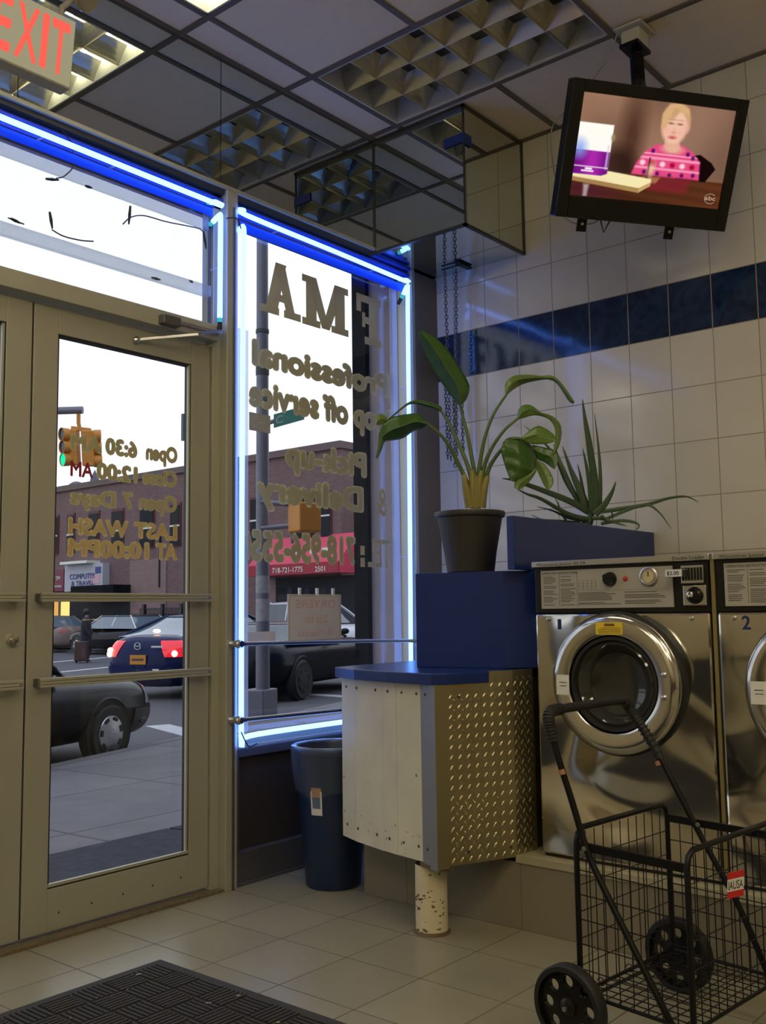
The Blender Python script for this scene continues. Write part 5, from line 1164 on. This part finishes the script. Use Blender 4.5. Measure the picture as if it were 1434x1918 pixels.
def car(name, label, pos, ang, paint, L=4.5, W=1.75, H=1.43, hood=.82, trunk=1.0, cab=(-1.75, -.95, .35, 1.15), detail=False, R=.30, axf=None, axr=None, rim=None, kind='sedan', glassm=None):
    t = thing(name, pos, label, 'car', None, ang)
    h, rim = L/2, rim or M_steel
    axf = axf if axf is not None else h-.85; axr = axr if axr is not None else -h+.95
    def S(u, v):
        # u -1..1 along, v 0..1 around (0 underside centre left .. over the top .. )
        x = h*u; e = abs(u); wx = (W/2)*(1-max(0, e-.55)**2*.55)*(1-e**18)**.4
        belt = hood+(trunk-hood)*(.5-.5*math.tanh((x-cab[0]*.2)/(.6)))
        if u > 0: belt *= 1-.14*max(0, u-.35)**1.5
        zm = .5; zt = zm+(belt-zm)*(1-e**18)**.5; zb = zm-(zm-.19)*(1-e**18)**.5
        a = PI*2*v; ca, sa = math.sin(a), -math.cos(a)
        p = 3.8; q = (abs(ca)**p+abs(sa)**p)**(-1/p); yy = ca*q; zz = sa*q
        z = (zt+zb)/2+(zt-zb)/2*zz; y = wx*yy
        y *= 1-.06*max(0, zz)-.05*max(0, -zz)
        return Vector((x, y, z))
    NU, NV = 72, 100
    half = [.87*i/24 for i in range(25)]+[(1-(1-i/14)**2)**(1/18) for i in range(1, 14)]+[.99999]
    half = [max(v, .87+.0001*k) if k > 24 else v for k, v in enumerate(half)]
    us = [-v for v in half[::-1]]+half[1:]; NU = len(us)-1
    G = [[S(u, k/NV) for k in range(NV+1)] for u in us]
    b = MB(); b.grid(G); bmesh.ops.remove_doubles(b.bm, verts=b.bm.verts, dist=1e-5)
    obj('body', b, paint, t, smooth=True, local=True)
    def patch(nm, pred, m, off=.006, par=t, grid=G):
        q = MB(); hit = 0
        for i in range(NU):
            for k in range(NV):
                c_ = (G[i][k]+G[i+1][k+1])/2
                if pred(c_):
                    n_ = (G[i+1][k]-G[i][k]).cross(G[i][k+1]-G[i][k]); 
                    if n_.length < 1e-9: continue
                    n_.normalize(); ctr = Vector((c_.x*.8, 0, .5))
                    if n_.dot(c_-ctr) < 0: n_ = -n_
                    q.bm.faces.new([q.bm.verts.new(g+n_*off) for g in (G[i][k], G[i][k+1], G[i+1][k+1], G[i+1][k])]); hit += 1
        if hit:
            bmesh.ops.remove_doubles(q.bm, verts=q.bm.verts, dist=.002); return obj(nm, q, m, par, smooth=True, local=True)
        q.bm.free()
    def lens(nm, pred, planes, m, off=.008):
        q = MB()
        for i in range(NU):
            for k in range(NV):
                c_ = (G[i][k]+G[i+1][k+1])/2
                if pred(c_):
                    n_ = (G[i+1][k]-G[i][k]).cross(G[i][k+1]-G[i][k])
                    if n_.length < 1e-9: continue
                    n_.normalize()
                    if n_.dot(c_-Vector((c_.x*.8, 0, .5))) < 0: n_ = -n_
                    q.bm.faces.new([q.bm.verts.new(g+n_*off) for g in (G[i][k], G[i][k+1], G[i+1][k+1], G[i+1][k])])
        bmesh.ops.remove_doubles(q.bm, verts=q.bm.verts, dist=.004)
        for co_, no_ in planes:
            bmesh.ops.bisect_plane(q.bm, geom=q.bm.verts[:]+q.bm.edges[:]+q.bm.faces[:], plane_co=co_, plane_no=no_, clear_outer=True)
        return obj(nm, q, m, t, smooth=True, local=True)
    t_lens[0] = lens
    # greenhouse
    r0, r1, f1, f0 = cab; zb_ = trunk-.04; zf_ = hood+.02; wb, wt = W/2*.90, W/2*.66
    def ring(z, t_):
        xr = r0+(r1-r0)*t_; xf = f0+(f1-f0)*t_; wd = wb+(wt-wb)*t_; zz = z
        out = []
        for k in range(9):
            s = k/8; x = xr+(xf-xr)*s; out.append((x, s))
        return xr, xf, wd
    g = MB(); rows = []
    for t_ in [0, .25, .5, .75, .93, 1.0]:
        tt = t_**.9; xr, xf, wd = ring(0, tt); row = []
        N = 10
        rearx = [(xr-.10*(1-(k/5.-1)**2)*(1 if t_ < .99 else .4), wd*(k/5.-1)) for k in range(0, 11)]
        frontx = [(xf+.14*(1-(k/5.-1)**2)*(1 if t_ < .99 else .4), -wd*(k/5.-1)) for k in range(0, 11)]
        side1 = [(xr+(xf-xr)*k/6., wd*(1+.03*math.sin(PI*k/6))) for k in range(1, 6)]
        side2 = [(xf+(xr-xf)*k/6., -wd*(1+.03*math.sin(PI*k/6))) for k in range(1, 6)]
        loop = rearx+side1+frontx+side2
        for x, y in loop:
            base = zb_+(zf_-zb_)*max(0, min(1, (x-r0)/(f0-r0))); row.append(Vector((x, y, base+(H-.03-base)*(t_ if t_ < 1 else 1))))
        rows.append(row+[row[0]])
    g.grid(rows)
    obj('window_glass', g, glassm or M_carglass, t, smooth=True, local=True)
    rf = MB(); top_ = rows[-2][:-1]
    cx_ = sum(p.x for p in top_)/len(top_); RR = []
    for sc_, dz in ((1.02, -.035), (1.0, .0), (.85, .022), (.5, .04), (.02, .046)):
        RR.append([Vector((cx_+(p.x-cx_)*sc_, p.y*sc_, H-.045+dz)) for p in top_+[top_[0]]])
    rf.grid(RR); obj('roof', rf, paint, t, smooth=True, local=True)
    pm = M_chrome if kind == 'chromed' else paint
    for sd in (1, -1):
        pb = MB()
        for xb, xt in ((r0+.06, r1), (f0-.04, f1), ((r0+f0)/2-.05, (r1+f1)/2-.05)):
            pb.tube([(xb, sd*wb*.995, zb_+(zf_-zb_)*max(0, min(1, (xb-r0)/(f0-r0)))), ((xb+xt)/2, sd*(wb+wt)/2*1.005, (H+zb_)/2-.01), (xt, sd*wt*1.0, H-.03)], .028 if kind != 'chromed' else .02, 6)
        obj('pillar', pb, pm, t, smooth=True, local=True)
        mi = MB().ball((f0-.38, sd*(W/2+.04), zf_+.10), .08, 10, 6, (.7, 1.1, .7)); obj('side_mirror', mi, paint, t, smooth=True, local=True)
        for xa in (axf, axr):
            arch = MB().lathe((xa, sd*(W/2-.10), R+.02), (0, sd, 0), [(0, .095), (R+.03, .095), (R+.045, .106), (R+.055, .098), (R+.055, 0)], 32)
            obj('wheel_arch', arch, M_gasket, t, smooth=True, local=True)
            wheel_car(t, xa, sd*(W/2-.075), R, sd, detail, rim)
    return t, patch, G
def carpaint(n, c, r=.25): return mat(n, c, r, 0, coat=.03, spec=.12)
M_carglass = mat('car_window_glass', (.03, .04, .06), .05, 0, spec=.9)
M_carglass2 = mat('pale_car_window_glass', (.10, .14, .19), .08, 0, spec=1.)
M_tail = mat('lit_tail_lens', (.5, .01, .02), .15, coat=.5, emit=(1, .02, .04), es=.6); M_tailhot = emat('lit_brake_bulb', (1.0, .45, .30), 5.0); M_tailoff = mat('red_lens', (.25, .01, .015), .15, 0, coat=.5)
M_head = mat('headlamp_lens', (.40, .42, .45), .1, .2, coat=.8); M_orange = mat('amber_lens', (.45, .12, .02), .2)
# black car parked at the kerb, nose to the right
ax0 = at(203, 1431, 2, ZR); ax0 = Vector((ax0.x, ax0.y, ZR)) + SV*.10
L1 = 4.3
pos = ax0-SU*(L1/2-1.0)+SV*.72
t, patch, G = car('black_parked_car', 'black car parked at the kerb in front of the glass door', (pos.x, pos.y, ZR), TH, carpaint('black_paint', (.010, .011, .014)), L=L1, W=1.66, H=1.36, hood=.84, trunk=.95, cab=(-1.7, -.9, .0, .60), detail=True, R=.285, axf=L1/2-1.0)
for sd in (1, -1):
    t_lens[0]('headlamp', lambda p: p.x > L1/2-.6 and .5 < p.z < .85 and p.y*sd > .2, [(Vector((0, 0, .53)), Vector((0, 0, -1))), (Vector((0, 0, .69)), Vector((-.2, 0, 1))), (Vector((0, sd*.42, .7)), Vector((0, -sd, 0))), (Vector((L1/2-.33, 0, .62)), Vector((-1, 0, .3)))], M_head, .010)
patch('bumper', lambda p: p.x > L1/2-.62 and .22 < p.z < .50, mat('dark_bumper', (.02, .021, .025), .4), .02)
patch('side_marker', lambda p: p.x > L1/2-.30 and .34 < p.z < .44 and abs(p.y) > .62, M_orange, .026)
# dark blue sedan driving away with brake lights on
L2 = 4.5; rp = at(343, 1312, 2, ZR); rp = Vector((rp.x, rp.y, ZR)); pos = rp+SU*(L2/2-.10)+SV*.84
M_navy = carpaint('navy_paint', (.012, .018, .075), .22)
t, patch, G = car('dark_blue_sedan', 'dark blue sedan with lit brake lights and yellow plate', (pos.x, pos.y, ZR), TH, M_navy, L=L2, W=1.76, H=1.45, hood=.86, trunk=1.10, cab=(-1.75, -.55, .45, 1.45), R=.31, axr=-L2/2+.85, glassm=M_carglass2)
for sd in (1, -1):
    t_lens[0]('tail_lamp', lambda p: p.x < -L2/2+.75 and .6 < p.z < 1.1 and p.y*sd > .3, [(Vector((0, 0, .72)), Vector((0, 0, -1))), (Vector((0, 0, 1.0)), Vector((0, 0, 1))), (Vector((0, sd*.50, .72)), Vector((0, -sd, -.5))), (Vector((-L2/2+.50, 0, 1.0)), Vector((1, 0, -1.1)))], M_tail, .012)
xr_ = -L2/2
for y, z in ((-.66, .78), (.66, .83), (.67, .77)): obj('brake_bulb', MB().ball((xr_+.10, y, z), .055, 10, 6), M_tailhot, t, smooth=True, local=True)
obj('high_brake_light', MB().ball((-1.72, -.0, 1.155), .06, 10, 6, (.6, 1.3, .6)), M_tailhot, t, smooth=True, local=True)
obj('licence_plate', SB(xr_-.022, xr_-.008, -.16, .16, .60, .76), mat('orange_plate', (.62, .25, .02), .5), t, local=True)
obj('plate_lettering', MB().box(xr_-.024, xr_-.022, -.12, .12, .66, .70), mat('plate_ink', (.10, .05, .03), .5), t, local=True)
eb = MB(); ex_ = xr_-.03
eb.bar((ex_, .06, .87), (ex_, .04, .95), .012, .012); eb.bar((ex_, -.06, .87), (ex_, -.04, .95), .012, .012); eb.bar((ex_, .05, .91), (ex_, -.05, .91), .012, .012); eb.tube([(ex_, .07*math.cos(q*PI/8), .91+.058*math.sin(q*PI/8)) for q in range(17)], .004, 5)
obj('emblem', eb, M_chrome, t, local=True)
obj('badge', MB().box(ex_-.002, ex_+.01, -.52, -.28, .885, .915), M_steel, t, local=True)
obj('rear_lettering', MB().box(xr_-.018, xr_-.004, -.42, .20, .50, .525), M_white, t, local=True)
patch('rear_bumper', lambda p: p.x < -L2/2+.45 and .25 < p.z < .56, M_navy, .03)
for y in (-.45, -.25): obj('bumper_reflection_lamp', MB().ball((xr_-.03, y, .42), .03, 8, 5, (.4, 1.6, .7)), M_tailhot, t, smooth=True, local=True)  # brake light reflected in the bumper, put in as glowing spots
# tan and black cars parked across the cross street
q1 = at(123, 1218, 2, ZR); q2 = at(192, 1218, 2, ZR)
LC = 4.8
ang = math.atan2(q1.y-q2.y, q1.x-q2.x)
dirb = Vector((math.cos(ang), math.sin(ang), 0))
ang = PI/2; p_tan = Vector((22.6, 35.8+LC/2-1.0, ZR))
t, patch, G = car('tan_sedan', 'tan sedan parked across the street at the left', tuple(p_tan), ang, carpaint('tan_paint', (.20, .15, .14)), L=LC, W=1.8, H=1.47, hood=.92, trunk=1.04, cab=(-1.8, -1.0, .5, 1.4), R=.32, axr=-LC/2+1.0, glassm=M_carglass2)
patch('tail_lamp', lambda p: p.x < -LC/2+.25 and .78 < p.z < .95 and abs(p.y) > .5, M_tailoff)
p_blk = Vector((22.2, 32.9-(5.3/2-.95), ZR))
t, patch, G = car('black_town_sedan', 'long black sedan with silver window pillars parked across the street', tuple(p_blk), PI/2, carpaint('black_gloss_paint', (.012, .012, .016), .15), L=5.3, W=1.9, H=1.47, hood=.95, trunk=1.0, cab=(-1.9, -1.2, .55, 1.35), R=.33, axf=5.3/2-.95, kind='chromed', glassm=M_carglass2)
patch('headlamp', lambda p: p.x > 2.45 and .66 < p.z < .82 and abs(p.y) > .5, M_head)
# pale car and dark cars seen through the display window
q3 = at(585, 1170, 0, 21.3)
t, patch, G = car('white_car', 'white car on the cross street seen through the display window', (q3.x, q3.y, ZR), -PI/2, carpaint('white_paint', (.62, .62, .68)), L=4.8, W=1.85, H=1.78, hood=1.12, trunk=1.2, cab=(-1.8, -1.1, .4, 1.3), R=.32)
q5 = at(560, 1310, 2, ZR); pos = Vector((q5.x, q5.y, ZR))+SU*1.4+SV*.8
t, patch, G = car('dark_green_car', 'very dark car passing behind the guard rails of the display window', tuple(pos), TH, carpaint('near_black_green', (.008, .010, .012)), L=4.9, W=1.85, H=1.30, hood=.98, trunk=1.0, cab=(-1.75, -1.1, -.2, .5), R=.33, rim=M_rubber)
patch('side_marker', lambda p: p.x > 4.9/2-.4 and .45 < p.z < .6 and abs(p.y) > .5, M_tailoff, .02)

# ---- person crossing
pr = at(160, 1240, 2, ZR); sc_h = 1.0
pe = thing('person', (pr.x, pr.y, ZR), 'person in a dark coat walking across the street with a dark red bag', 'person', None, math.radians(-50))
def skin(name, V, E, R_, m, par):
    me = bpy.data.meshes.new(name); me.from_pydata(V, E, []); me.materials.append(m); o = bpy.data.objects.new(name, me); col.objects.link(o); o.parent = par
    md = o.modifiers.new('k', 'SKIN'); md.use_smooth_shade = True
    for i, r in enumerate(R_): me.skin_vertices[0].data[i].radius = (r, r)
    me.skin_vertices[0].data[0].use_root = True
    s = o.modifiers.new('s', 'SUBSURF'); s.levels = 1; s.render_levels = 1; return o
V = [(0, 0, .86), (0, 0, 1.10), (0, 0, 1.28), (.01, 0, 1.40), (.03, 0, 1.52), (.0, .10, .82), (.12, .11, .46), (.0, .12, .07), (.13, .12, .03), (0, -.10, .82), (-.02, -.11, .46), (-.20, -.11, .09), (-.10, -.11, .03), (0, .19, 1.27), (.03, .23, 1.02), (.15, .20, .84), (0, -.19, 1.27), (.02, -.23, 1.02), (.16, -.19, .86)]
E_ = [(0, 1), (1, 2), (2, 3), (3, 4), (0, 5), (5, 6), (6, 7), (7, 8), (0, 9), (9, 10), (10, 11), (11, 12), (2, 13), (13, 14), (14, 15), (2, 16), (16, 17), (17, 18)]
skin('body', V, E_, [.13, .13, .14, .05, .085, .08, .055, .04, .045, .08, .055, .04, .045, .06, .045, .03, .06, .045, .03], mat('person_skin', (.18, .10, .08), .6), pe)
cm = mat('dark_coat_cloth', (.012, .013, .022), .8)
P = []
for z, rx, ry in ((.50, .17, .20), (.62, .18, .22), (.80, .17, .21), (1.0, .155, .21), (1.2, .15, .24), (1.32, .12, .21), (1.39, .07, .09)): P.append([Vector((rx*math.cos(a*PI/8), ry*math.sin(a*PI/8), z)) for a in range(17)])
obj('coat', MB().grid(P), cm, pe, smooth=True, local=True)
for sd in (1, -1): obj('sleeve', MB().tube([(0, sd*.19, 1.28), (.03, sd*.25, 1.03), (.14, sd*.21, .87)], [.075, .062, .05], 10), cm, pe, smooth=True, local=True)
for sd, k_, f_ in ((.1, .12, 0), (-.1, -.02, -.2)): obj('trouser_leg', MB().tube([(0, sd, .85), (k_, sd*1.1, .46), (f_, sd*1.1, .10)], [.10, .075, .065], 10), mat('dark_trousers', (.02, .018, .02), .8), pe, smooth=True, local=True)
obj('hair', MB().ball((.0, 0, 1.56), .105, 12, 8, (1.0, .95, 1.05)), mat('dark_hair', (.01, .008, .008), .6), pe, smooth=True, local=True)
bag = at(152, 1226, 2, ZR)
bb = MB(); bb.obox((pr.x-.40, pr.y-.40, ZR+.36), Vector((R1.x, R1.y, 0))*.20, Vector((FWD.x, FWD.y, 0))*.13, (0, 0, .30)).lathe((pr.x-.52, pr.y-.30, ZR+.07), (R1.x, R1.y, 0), [(0, -.03), (.07, -.03), (.07, .03), (0, .03)], 14).lathe((pr.x-.30, pr.y-.56, ZR+.07), (R1.x, R1.y, 0), [(0, -.03), (.07, -.03), (.07, .03), (0, .03)], 14)
tag(obj('rolling_bag', bb, mat('dark_red_bag', (.045, .018, .022), .7), bevel=.03), 'dark red bulky bag pulled along beside the crossing person', 'bag')

# ---- building across the cross street (front face on the plane x = BX)
BX = 25.0
def bp_(x, y, xx=BX): return at(x, y, 0, xx)
cor = bp_(637, 826); top_z = cor.z; yc = cor.y
bl = thing('brick_building', (BX+5, 40, ZR), 'two storey brown brick building across the street with shops below', 'building')
obj('walls', SB(BX, BX+14, yc, 66, ZR, top_z-.25), M_brick, bl)
obj('parapet', SB(BX-.12, BX+14.1, yc-.1, 66, top_z-.25, top_z), mat('parapet_stone', (.13, .09, .09), .8), bl)
def bq(name, x0, x1, y0, y1, m, out=.1, par=None, yr=None):
    """box on the building front covering a stretch of facade"""
    pa_, pb_ = bp_(x0, (y0+y1)/2), bp_(x1, (y0+y1)/2); cx_ = (x0+x1)/2; za_, zb2 = bp_(cx_, y1).z, bp_(cx_, y0).z
    return obj(name, SB(BX-out, BX+.02, min(pa_.y, pb_.y), max(pa_.y, pb_.y), za_, zb2), m, par or bl)
M_wfr = mat('dark_red_window_frame', (.10, .02, .03), .6); M_wg = mat('dark_window_glass', (.016, .018, .026), .4, 0, spec=.06)
for x0, x1 in ((96, 111), (127, 141), (167, 187), (210, 233), (263, 290), (320, 340), (549, 590), (602, 622), (470, 488)):
    cxx = (x0+x1)/2; dy = -(cxx-230)*.10 if cxx < 400 else -(cxx-230)*.085
    f = bq('window_frame', x0, x1, 952+dy, 1030+dy*.7, M_wfr, .06); bq('window_pane', x0+1.5, x1-1.5, 957+dy, 1028+dy*.7, M_wg, .09, f); 
    bq('window_sash', x0+1.5, x1-1.5, 992+dy*.85, 995+dy*.85, M_white, .11, f)
bq('painted_patch', 244, 312, 1048, 1150, M_brick2, .04)
bq('painted_patch', 500, 518, 1078, 1150, M_brick2, .04)
sg1 = bq('red_shop_sign', 85, 132, 1068, 1108, mat('dark_red_sign', (.17, .015, .05), .6), .35)
# sign lettering reads left to right from the street: along -y on this face
def stext(par, m, body, x0, x1, y0, y1, out, bold=0.):
    a = bp_(x0, y1); b2 = bp_(x1, y1); zt_ = bp_(x0, y0).z
    return text('lettering', par, m, body, (BX-out-.012, a.y, a.z), (0, -1, 0), (0, 0, 1), a.y-b2.y, zt_-a.z, bold, .01, True)
sg2 = bq('white_shop_sign', 134, 205, 1057, 1107, mat('pale_sign', (.42, .43, .50), .6), .35)
Mnavy = mat('navy_sign_ink', (.03, .04, .22), .6)
stext(sg2, Mnavy, 'COMPUTER', 144, 192, 1076, 1086, .36, .02); stext(sg2, Mnavy, '& TRAVEL', 147, 190, 1089, 1098, .36, .02)
bq('sign_light_bar', 138, 188, 1052, 1057, M_white, .7, sg2); bq('sticker', 183, 200, 1077, 1093, mat('pink_sign', (.6, .35, .42), .6), .37, sg2); bq('sign_mark', 192, 202, 1062, 1074, Mnavy, .37, sg2)
stext(sg1, M_white, 'TM', 118, 126, 1080, 1087, .36); stext(sg1, M_white, 'PREPAID', 111, 129, 1097, 1101, .36)
bq('dark_awning', 166, 246, 1097, 1122, M_darkout, .9); bq('dark_shopfront', 130, 245, 1120, 1175, M_wg, .05)
bq('lit_shop_window', 99, 109, 1124, 1162, emat('warm_shop_light', (1.0, .55, .14), .85), .06); bq('lit_shop_window', 116, 132, 1124, 1162, emat('bright_shop_light', (1.0, .72, .22), 1.3), .06)
bq('dark_shopfront', 518, 668, 1080, 1165, M_wg, .05)
bq('dark_shopfront', 244, 360, 1150, 1175, M_wg, .03)
bq('fire_escape_rail', 300, 301.5, 1000, 1100, M_gasket, .1)
# red awning, sloping out over the shop at the corner
a_, b2 = bp_(503, 1057), bp_(672, 1050); ztop = bp_(590, 1003).z; zmid = bp_(590, 1057).z; zlow = bp_(590, 1077).z; ya, yb = a_.y, b2.y
aw = MB(); aw.prism([(BX, ya, ztop), (BX-1.0, ya, zmid), (BX-1.0, ya, zlow), (BX, ya, zlow)], (0, yb-ya, 0))
awn = thing('red_awning', (BX, (ya+yb)/2, zlow), 'bright red shop awning with white phone number seen through the display window', 'awning')
obj('awning_slope', aw, mat('pinkish_red_awning', (.62, .05, .11), .6), awn)
av = SB(BX-1.03, BX-.99, min(ya, yb), max(ya, yb), zlow, zmid); vl = obj('valance', av, mat('deep_red_valance', (.32, .012, .03), .6), awn)
def atext(body, x0, x1, y0, y1, xx):
    a = at(x0, y1, 0, xx); b3 = at(x1, y1, 0, xx); zt_ = at(x0, y0, 0, xx).z; zb3 = a.z
    text('lettering', vl, M_white, body, (xx-.01, a.y, zb3), (0, -1, 0), (0, 0, 1), a.y-b3.y, zt_-zb3, .01, .005, True)
atext('718-721-1775', 510, 567, 1064, 1074, BX-1.035); atext('2501', 590, 609, 1061, 1071, BX-1.035)
b = MB()
for (x0, x1, yy_) in ((533, 552, 1037), (556, 566, 1037), (582, 598, 1035), (605, 622, 1031)):
    p0 = at(x0, yy_, 0, BX-.62); p1 = at(x1, yy_, 0, BX-.62); b.box(BX-.68, BX-.60, min(p0.y, p1.y), max(p0.y, p1.y), p0.z-.09, p0.z+.09)
obj('slope_lettering', b, M_white, awn)
# railing fence
fn = thing('iron_railing', (BX-1.2, 31, ZR), 'dark iron railing in front of the brick building', 'fence')
b = MB(); fa, fb = at(262, 1150, 0, BX-1.2).y, at(366, 1150, 0, BX-1.2).y
for z in (.2, 1.3): b.bar((BX-1.2, fa, z), (BX-1.2, fb, z), .04, .04)
n = 40
for i in range(n+1): b.bar((BX-1.2, fa+(fb-fa)*i/n, ZR), (BX-1.2, fa+(fb-fa)*i/n, 1.35), .02, .02)
obj('railing_bars', b, M_gasket, fn)
for f in (.08, .42, .42+.34): obj('railing_post', MB().bar((BX-1.2, fa+(fb-fa)*f, ZR), (BX-1.2, fa+(fb-fa)*f, 1.5), .12, .12), M_gasket, fn)
struct(obj('far_sidewalk', SB(BX-2.6, BX, yc-.5, 66, ZR-.1, ZR+.12), M_kerb))
# rooftop clutter
b = MB().ball((BX+3, bp_(105, 905).y+3, top_z+.35), .5, 12, 8, (1, 1, 1)).lathe((BX+3, bp_(118, 905).y+2, top_z), (0, 0, 1), [(.25, 0), (.22, .8), (0, 1.3)], 8)
obj('roof_vents', b, mat('roof_dark', (.10, .10, .14), .7), bl, smooth=True)
# second lower building farther right of the corner, seen low behind the awning
b2_ = thing('side_street_house', (BX+8, yc-12, ZR), 'lower brown building beyond the street corner at the right', 'building')
obj('walls', SB(BX+2.5, BX+14, yc-16, yc-.5, ZR, top_z-1.6), M_brick, b2_)

# ---- traffic light, pole, street sign, pedestrian signal
M_ybox = mat('signal_yellow', (.60, .24, .03), .5); M_pole = mat('grey_painted_pole', (.17, .17, .22), .5, .3, .2, 12); M_dark = mat('signal_lens_dark', (.01, .01, .02), .3)
TD = 22.0
def td(x, y, d=0): return dp(x, y, TD+d)
tlg = thing('traffic_light', td(148, 835), 'yellow traffic light with green lit, hanging from a mast arm', 'traffic light')
b = MB(); o1, o2 = td(143, 803), td(146, 868)
dn = (o2-o1).normalized(); up_ = -dn
for c_, kk in ((td(137, 838), 0), (td(166, 840), 1)):
    hh = MB(); hh.obox(c_, R1*.13, FWD*.13, up_*.40); hs = obj('signal_housing', hh, M_ybox, tlg, bevel=.03)
    for i, (zz, lens) in enumerate(((.28, M_dark), (0, M_dark), (-.28, MATS.get('green_lamp') or emat('green_lamp', (.0, .85, .42), 1.3)))):
        dirv = (-R1*.72-FWD*.70) if kk == 0 else (R1*.8+FWD*.3)
        cc = c_+up_*zz
        obj('visor', MB().lathe(cc, dirv, [(.12, .08), (.14, .12), (.15, .27), (.14, .27), (.12, .10)], 16), M_ybox if kk else M_ybox, hs, smooth=True)
        obj('lens', MB().lathe(cc, dirv, [(0, .245), (.135, .24), (.138, .15)], 16), lens if kk == 0 else M_dark, hs, smooth=True)
obj('hanger', MB().tube([td(147, 775), td(147, 792), td(149, 802)], .045, 8).bar(td(134, 802), td(170, 806), .10, .08), M_ybox, tlg)
mast = thing('signal_mast_arm', td(60, 770), 'grey mast arm holding the traffic light, entering from the left', 'pole')
obj('arm', MB().tube([td(-260, 778, 1), td(20, 772), td(155, 768)], .085, 10), M_pole, mast, smooth=True)
obj('arm_post', MB().tube([Vector((td(-260, 778, 1).x, td(-260, 778, 1).y, ZR)), td(-260, 778, 1)+Vector((0, 0, .3))], .12, 12), M_pole, mast, smooth=True)
pb_ = at(492, 1338, 2, -.17); px0 = Vector((pb_.x, pb_.y, zsl(pb_.x, pb_.y)))
lp_ = thing('street_pole', px0, 'tall grey street pole with wraps of tape outside the display window', 'pole')
obj('pole_base', MB().obox(px0+Vector((-.03, .02, .18)), SU*.19, SV*.15, (0, 0, .18)), M_pole, lp_, bevel=.015)
obj('pole_shaft', MB().tube([px0+Zv(.3), px0+Zv(4.5), px0+Zv(8)], [.088, .078, .07], 20), M_pole, lp_, smooth=True)
M_poster = mat('torn_posters', (.34, .34, .36), .8, 0, .5, 14)
for z_, h_, m_ in ((1.55, .22, M_poster), (1.2, .28, M_poster), (.98, .10, mat('poster_dark', (.08, .08, .09), .8)), (1.95, .08, MATS['poster_dark']), (4.35, .16, MATS['poster_dark']), (4.9, .05, MATS['poster_dark'])):
    obj('wrap', MB().lathe(px0, (0, 0, 1), [(.083, z_), (.086, z_), (.086, z_+h_), (.083, z_+h_)], 20), m_, lp_, smooth=True)
dpl = (px0-CAM).dot(FWD)
def pd(x, y, d=0): return dp(x, y, dpl+d)
ss = thing('street_name_sign', pd(541, 785), 'green street name sign on the pole above the brick building', 'street sign')
c_ = pd(541, 781); v1 = (pd(570, 772)-pd(513, 788)); l_ = v1.length/2; v1.normalize(); v2 = Vector((0, 0, 1)); nrm = v1.cross(v2).normalized()
obj('sign_plate', MB().obox(c_, v1*l_, nrm*.006, v2*.085), mat('street_sign_green', (.01, .20, .17), .5), ss)
obj('lettering', text_bm('C', c_-v1*l_*.85-v2*.045+nrm*.008, v1, v2, .09, .09, .0, .002), mat('faded_sign_ink', (.30, .55, .50), .6), ss)
obj('sign_bracket', MB().tube([c_-v1*l_*2.0, c_-v1*l_*.95], .03, 8), M_pole, ss)
pg = thing('pedestrian_signal', pd(570, 975), 'yellow pedestrian signal box on the street pole', 'pedestrian signal')
c_ = pd(570, 970, -.1); fa_ = Vector((R1.x, R1.y, 0)).normalized(); fb_ = Vector((FWD.x, FWD.y, 0)).normalized(); a_, b3_ = (fa_*.82+fb_*.57), (-fa_*.57+fb_*.82)
obj('signal_box', MB().obox(c_, a_*.155, b3_*.15, Vector((0, 0, .18))), M_ybox, pg, bevel=.02)
obj('signal_bracket', MB().tube([pd(489, 940), pd(540, 945, -.05)], .03, 8).tube([pd(489, 990), pd(542, 985, -.05)], .03, 8).tube([pd(547, 992, -.1), pd(547, 1018, -.1)], .02, 8), M_pole, pg)
tag(obj('door_reader', SB(2.505, 2.516, 3.145, 3.16, 1.78, 1.89), mat('teal_sticker', (.08, .16, .20), .5)), 'small dark sticker on the outer edge of the door glass', 'sticker')
